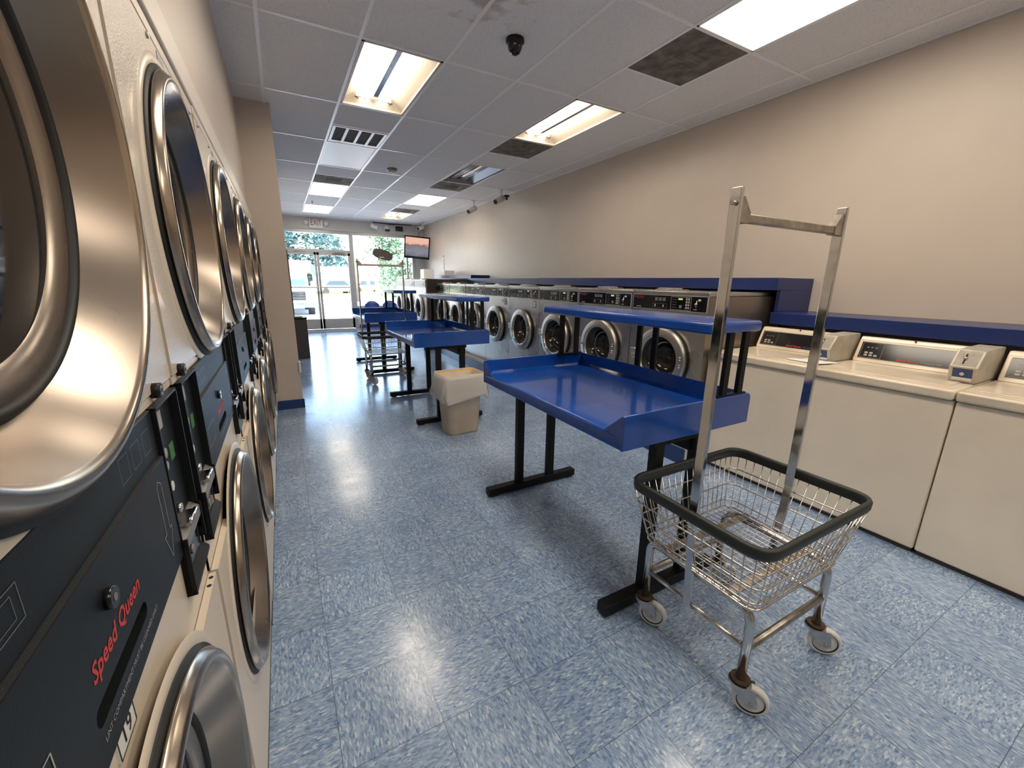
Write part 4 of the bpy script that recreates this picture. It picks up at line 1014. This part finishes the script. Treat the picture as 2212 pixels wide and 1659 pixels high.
# ------------------------------------------------------------------ outside
struct(mb().box((-30, YF+.15, -.08), (40, 15.2, -.04), 'concrete').build('sidewalk_pavement'))
struct(mb().box((-60, 15.2, -.16), (80, 110, -.12), 'asphalt').build('parking_ground'))
struct(mb().box((-40, 27.3, -.12), (60, 27.7, -.02), 'concrete').build('street_curb'))
struct(mb().box((-40, 39.0, -.12), (60, 62, -.04), 'lawn').build('lawn'))
def tree(x, y, h, r, leaf, label, seed, n=1500, z0=None, trunk=.2):
    rnd = random.Random(seed)
    t = thing('shade_tree', (x, y, -.1), label, 'tree', 'trees across the parking lot')
    mb().cyl((0, 0, 0), (.1, 0, h*.55), trunk, 'bark', 12, trunk*.6).cyl((.1, 0, h*.5), (r*.4, 0, h*.8), trunk*.5, 'bark', 8, .05).cyl((.1, 0, h*.45), (-r*.4, 0, h*.75), trunk*.5, 'bark', 8, .05).build('trunk', t)
    b = mb(); cl = [(rnd.uniform(-r, r)*.7, rnd.uniform(-r, r)*.5, h*(.45 if z0 is None else z0) + rnd.random()*h*.5, rnd.uniform(.3, .55)*r) for _ in range(12)]
    for _ in range(n):
        cx, cy, cz, cr = rnd.choice(cl)
        d = Vector((rnd.gauss(0, 1), rnd.gauss(0, 1), rnd.gauss(0, 1))).normalized() * cr * rnd.uniform(.6, 1.05)
        p = Vector((cx, cy, cz)) + d; s = rnd.uniform(.15, .33) * max(.6, r/4)
        R = Euler((rnd.uniform(-.9, .9), rnd.uniform(-.9, .9), rnd.uniform(0, 6.3))).to_matrix()
        b.quad([p + R @ Vector(v) for v in ((-s, 0, 0), (0, -s*.6, .02), (s, 0, 0), (0, s*.6, .05))], leaf)
    b.build('foliage', t, fixn=False)
tree(5.5, 100, 22, 9, 'leaf2', 'broad blue-green tree behind the glass doors', 1, 5200, .06)
tree(-9, 72, 19, 5.5, 'leaf2', 'tall dark tree behind the red-roofed building', 2, 3400, .1)
tree(16.5, 78, 17, 4.2, 'leaf', 'leafy green tree seen through the window, left of hanging sign', 3, 3600, .1)
tree(25.5, 70, 11, 3.8, 'leaf3', 'pale green tree seen through the window below the television', 4, 2600, .1)
tree(8.4, 31, 4.9, 2.0, 'leaf', 'bushy small tree behind the red sign post', 5, 2000, .1, .10)
tree(4.55, 30.5, 8.5, 1.6, 'leaf', 'slim trunk tree by the lot edge beside the door frame', 6, 500, .75, .14)
# building with red roof
t = thing('red_roof_building', (0, 50, -.1), 'low building with a red roof beyond the pickup truck', 'building')
mb().box((-9, 0, 0), (2.6, 8, 2.15), 'sidewall').build('walls', t)
mb().prism([(-1.0, 2.1), (8.8, 2.1), (8.0, 3.35), (.2, 3.35)], 'x', -9.6, 3.1, 'redroof').build('roof', t)
mb().box((-2, -.03, .7), (1.8, .02, 1.7), 'carglass').build('window', t)
t = thing('storage_shed', (8.5, 64, -.1), 'pale blue building behind the parked car', 'building')
mb().box((-4.2, 0, 0), (4.5, 5, 2.3), 'shed').build('walls', t); mb().prism([(-.5, 2.3), (5.5, 2.3), (2.5, 3.2)], 'x', -4.5, 4.8, 'sidewall').build('roof', t)
# pickup truck, nose towards the shop
t = thing('pickup_truck', (.26, 19.3, -.14), 'silver pickup truck parked nose-in outside the door', 'pickup truck')
b = mb().box((-.96, .05, .45), (.96, 5.2, 1.05), 'truck', .06, 3).box((-.93, .15, .95), (.93, 1.6, 1.22), 'truck', .07, 3).box((-.95, 3.5, .95), (.95, 5.2, 1.30), 'truck', .04)
b.prism([(1.35, 1.15), (2.0, 1.78), (3.3, 1.80), (3.6, 1.15)], 'x', -.82, .82, 'truck', .05); b.build('body', t)
mb().box((-.62, .02, .66), (.62, .06, 1.02), 'gasket', .01).box((-.60, 0, .72), (.60, .03, .76), 'chrome').box((-.60, 0, .82), (.60, .03, .86), 'chrome').box((-.60, 0, .92), (.60, .03, .96), 'chrome').build('grille', t)
mb().box((-.98, -.06, .36), (.98, .08, .60), 'chrome', .04).build('bumper', t)
for sg in (-1, 1):
    mb().box((sg*.64, .0, .74), (sg*.94, .07, .98), 'lampglass', .02).build('headlight', t)
    mb().box((sg*.95, 1.55, 1.22), (sg*1.16, 1.7, 1.42), 'truck', .02).build('mirror', t)
mb().quad([(-.74, 1.43, 1.24), (.74, 1.43, 1.24), (.68, 1.96, 1.73), (-.68, 1.96, 1.73)], 'carglass').build('windshield', t)
for sg in (-1, 1):
    for yy in (.95, 4.3): mb().cyl((sg*.72, yy, .37), (sg*.96, yy, .37), .37, 'tyre', 24).cyl((sg*.95, yy, .37), (sg*.97, yy, .37), .22, 'galv', 16).build('wheel', t)
def sedan(x, y, rz, label, pm):
    t = thing('parked_car', (x, y, -.12), label, 'car', rz=rz)
    mb().box((-2.2, -.85, .25), (2.2, .85, .85), pm, .12, 3).prism([(-1.5, .82), (-.9, 1.40), (.7, 1.40), (1.35, .82)], 'y', -.75, .75, pm, .06).build('body', t)
    mb().prism([(-1.36, .86), (-.86, 1.35), (.66, 1.35), (1.2, .86)], 'y', -.76, .76, 'carglass').build('window', t)
    for sx in (-1, 1):
        for sy in (-1, 1): mb().cyl((sx*1.35, sy*.66, .32), (sx*1.35, sy*.88, .32), .32, 'tyre', 20).build('wheel', t)
sedan(5.0, 47.0, .3, 'white car parked across the lawn, seen through the door', 'carwhite')
sedan(9.2, 53, .2, 'red car parked past the lawn behind the door frame', 'carred')
t = thing('feather_flag', (1.56, 23, -.12), 'green and yellow feather flag beside the truck', 'flag')
mb().cyl((0, 0, 0), (0, 0, 2.2), .012, 'black', 8).build('pole', t)
mb().prism([(0, 2.2), (-.22, 2.1), (-.15, 1.75), (0, 1.55)], 'y', -.004, .004, 'fgreen').prism([(0, 1.55), (-.15, 1.75), (-.02, 1.3), (0, 1.28)], 'y', -.004, .004, 'fyellow').build('cloth', t)
t = thing('red_sign_post', (4.85, 26, -.12), 'tall red roadside sign on twin posts outside the window', 'sign')
mb().box((-.34, -.06, 0), (-.18, .06, 1.9), 'signred').build('post', t); mb().box((.12, -.06, 0), (.24, .06, 1.9), 'signred').build('post', t)
mb().box((-.28, -.12, 1.8), (.34, .12, 2.9), 'signred', .03).build('sign_box', t); mb().box((-.22, -.13, 2.0), (.28, -.118, 2.3), 'paper').build('sign_face', t)

# ------------------------------------------------------------------ light, sky, camera
wd = bpy.data.worlds.new('sky'); sc.world = wd; wd.use_nodes = True
wt = wd.node_tree; wt.nodes.clear()
wo = wt.nodes.new('ShaderNodeOutputWorld'); bg = wt.nodes.new('ShaderNodeBackground'); sk = wt.nodes.new('ShaderNodeTexSky')
sk.sky_type = 'NISHITA'; sk.sun_disc = False; sk.sun_elevation = math.radians(48); sk.sun_rotation = math.radians(200); sk.air_density = 1.0; sk.dust_density = 3.0
bg.inputs[1].default_value = .95
wt.links.new(sk.outputs[0], bg.inputs[0]); wt.links.new(bg.outputs[0], wo.inputs[0])
sl = bpy.data.lights.new('sun', 'SUN'); sl.energy = 4.2; sl.angle = math.radians(2); sl.color = (1, .96, .9)
so = bpy.data.objects.new('sun', sl); COL.objects.link(so); so.rotation_euler = (math.radians(42), 0, math.radians(-40)); so.location = (5, 5, 20)
cam = bpy.data.cameras.new('camera'); co = bpy.data.objects.new('camera', cam); COL.objects.link(co); sc.camera = co
yaw, pit, rol = .5071, -.246, .0141
fw = Vector((math.sin(yaw)*math.cos(pit), math.cos(yaw)*math.cos(pit), math.sin(pit))); rt = Vector((math.cos(yaw), -math.sin(yaw), 0)); up = rt.cross(fw)
R_ = rt*math.cos(rol) + up*math.sin(rol); U_ = -rt*math.sin(rol) + up*math.cos(rol)
co.matrix_world = Matrix(((R_.x, U_.x, -fw.x, 0), (R_.y, U_.y, -fw.y, 0), (R_.z, U_.z, -fw.z, 1.399), (0, 0, 0, 1)))
cam.sensor_fit = 'HORIZONTAL'; cam.sensor_width = 36; cam.lens = 36 * 882.7 / 2212; cam.clip_start = .02; cam.clip_end = 500
vs = sc.view_settings
vs.view_transform = 'Standard'; vs.look = 'None'; vs.exposure = 1.5; vs.gamma = 1; vs.use_curve_mapping = False
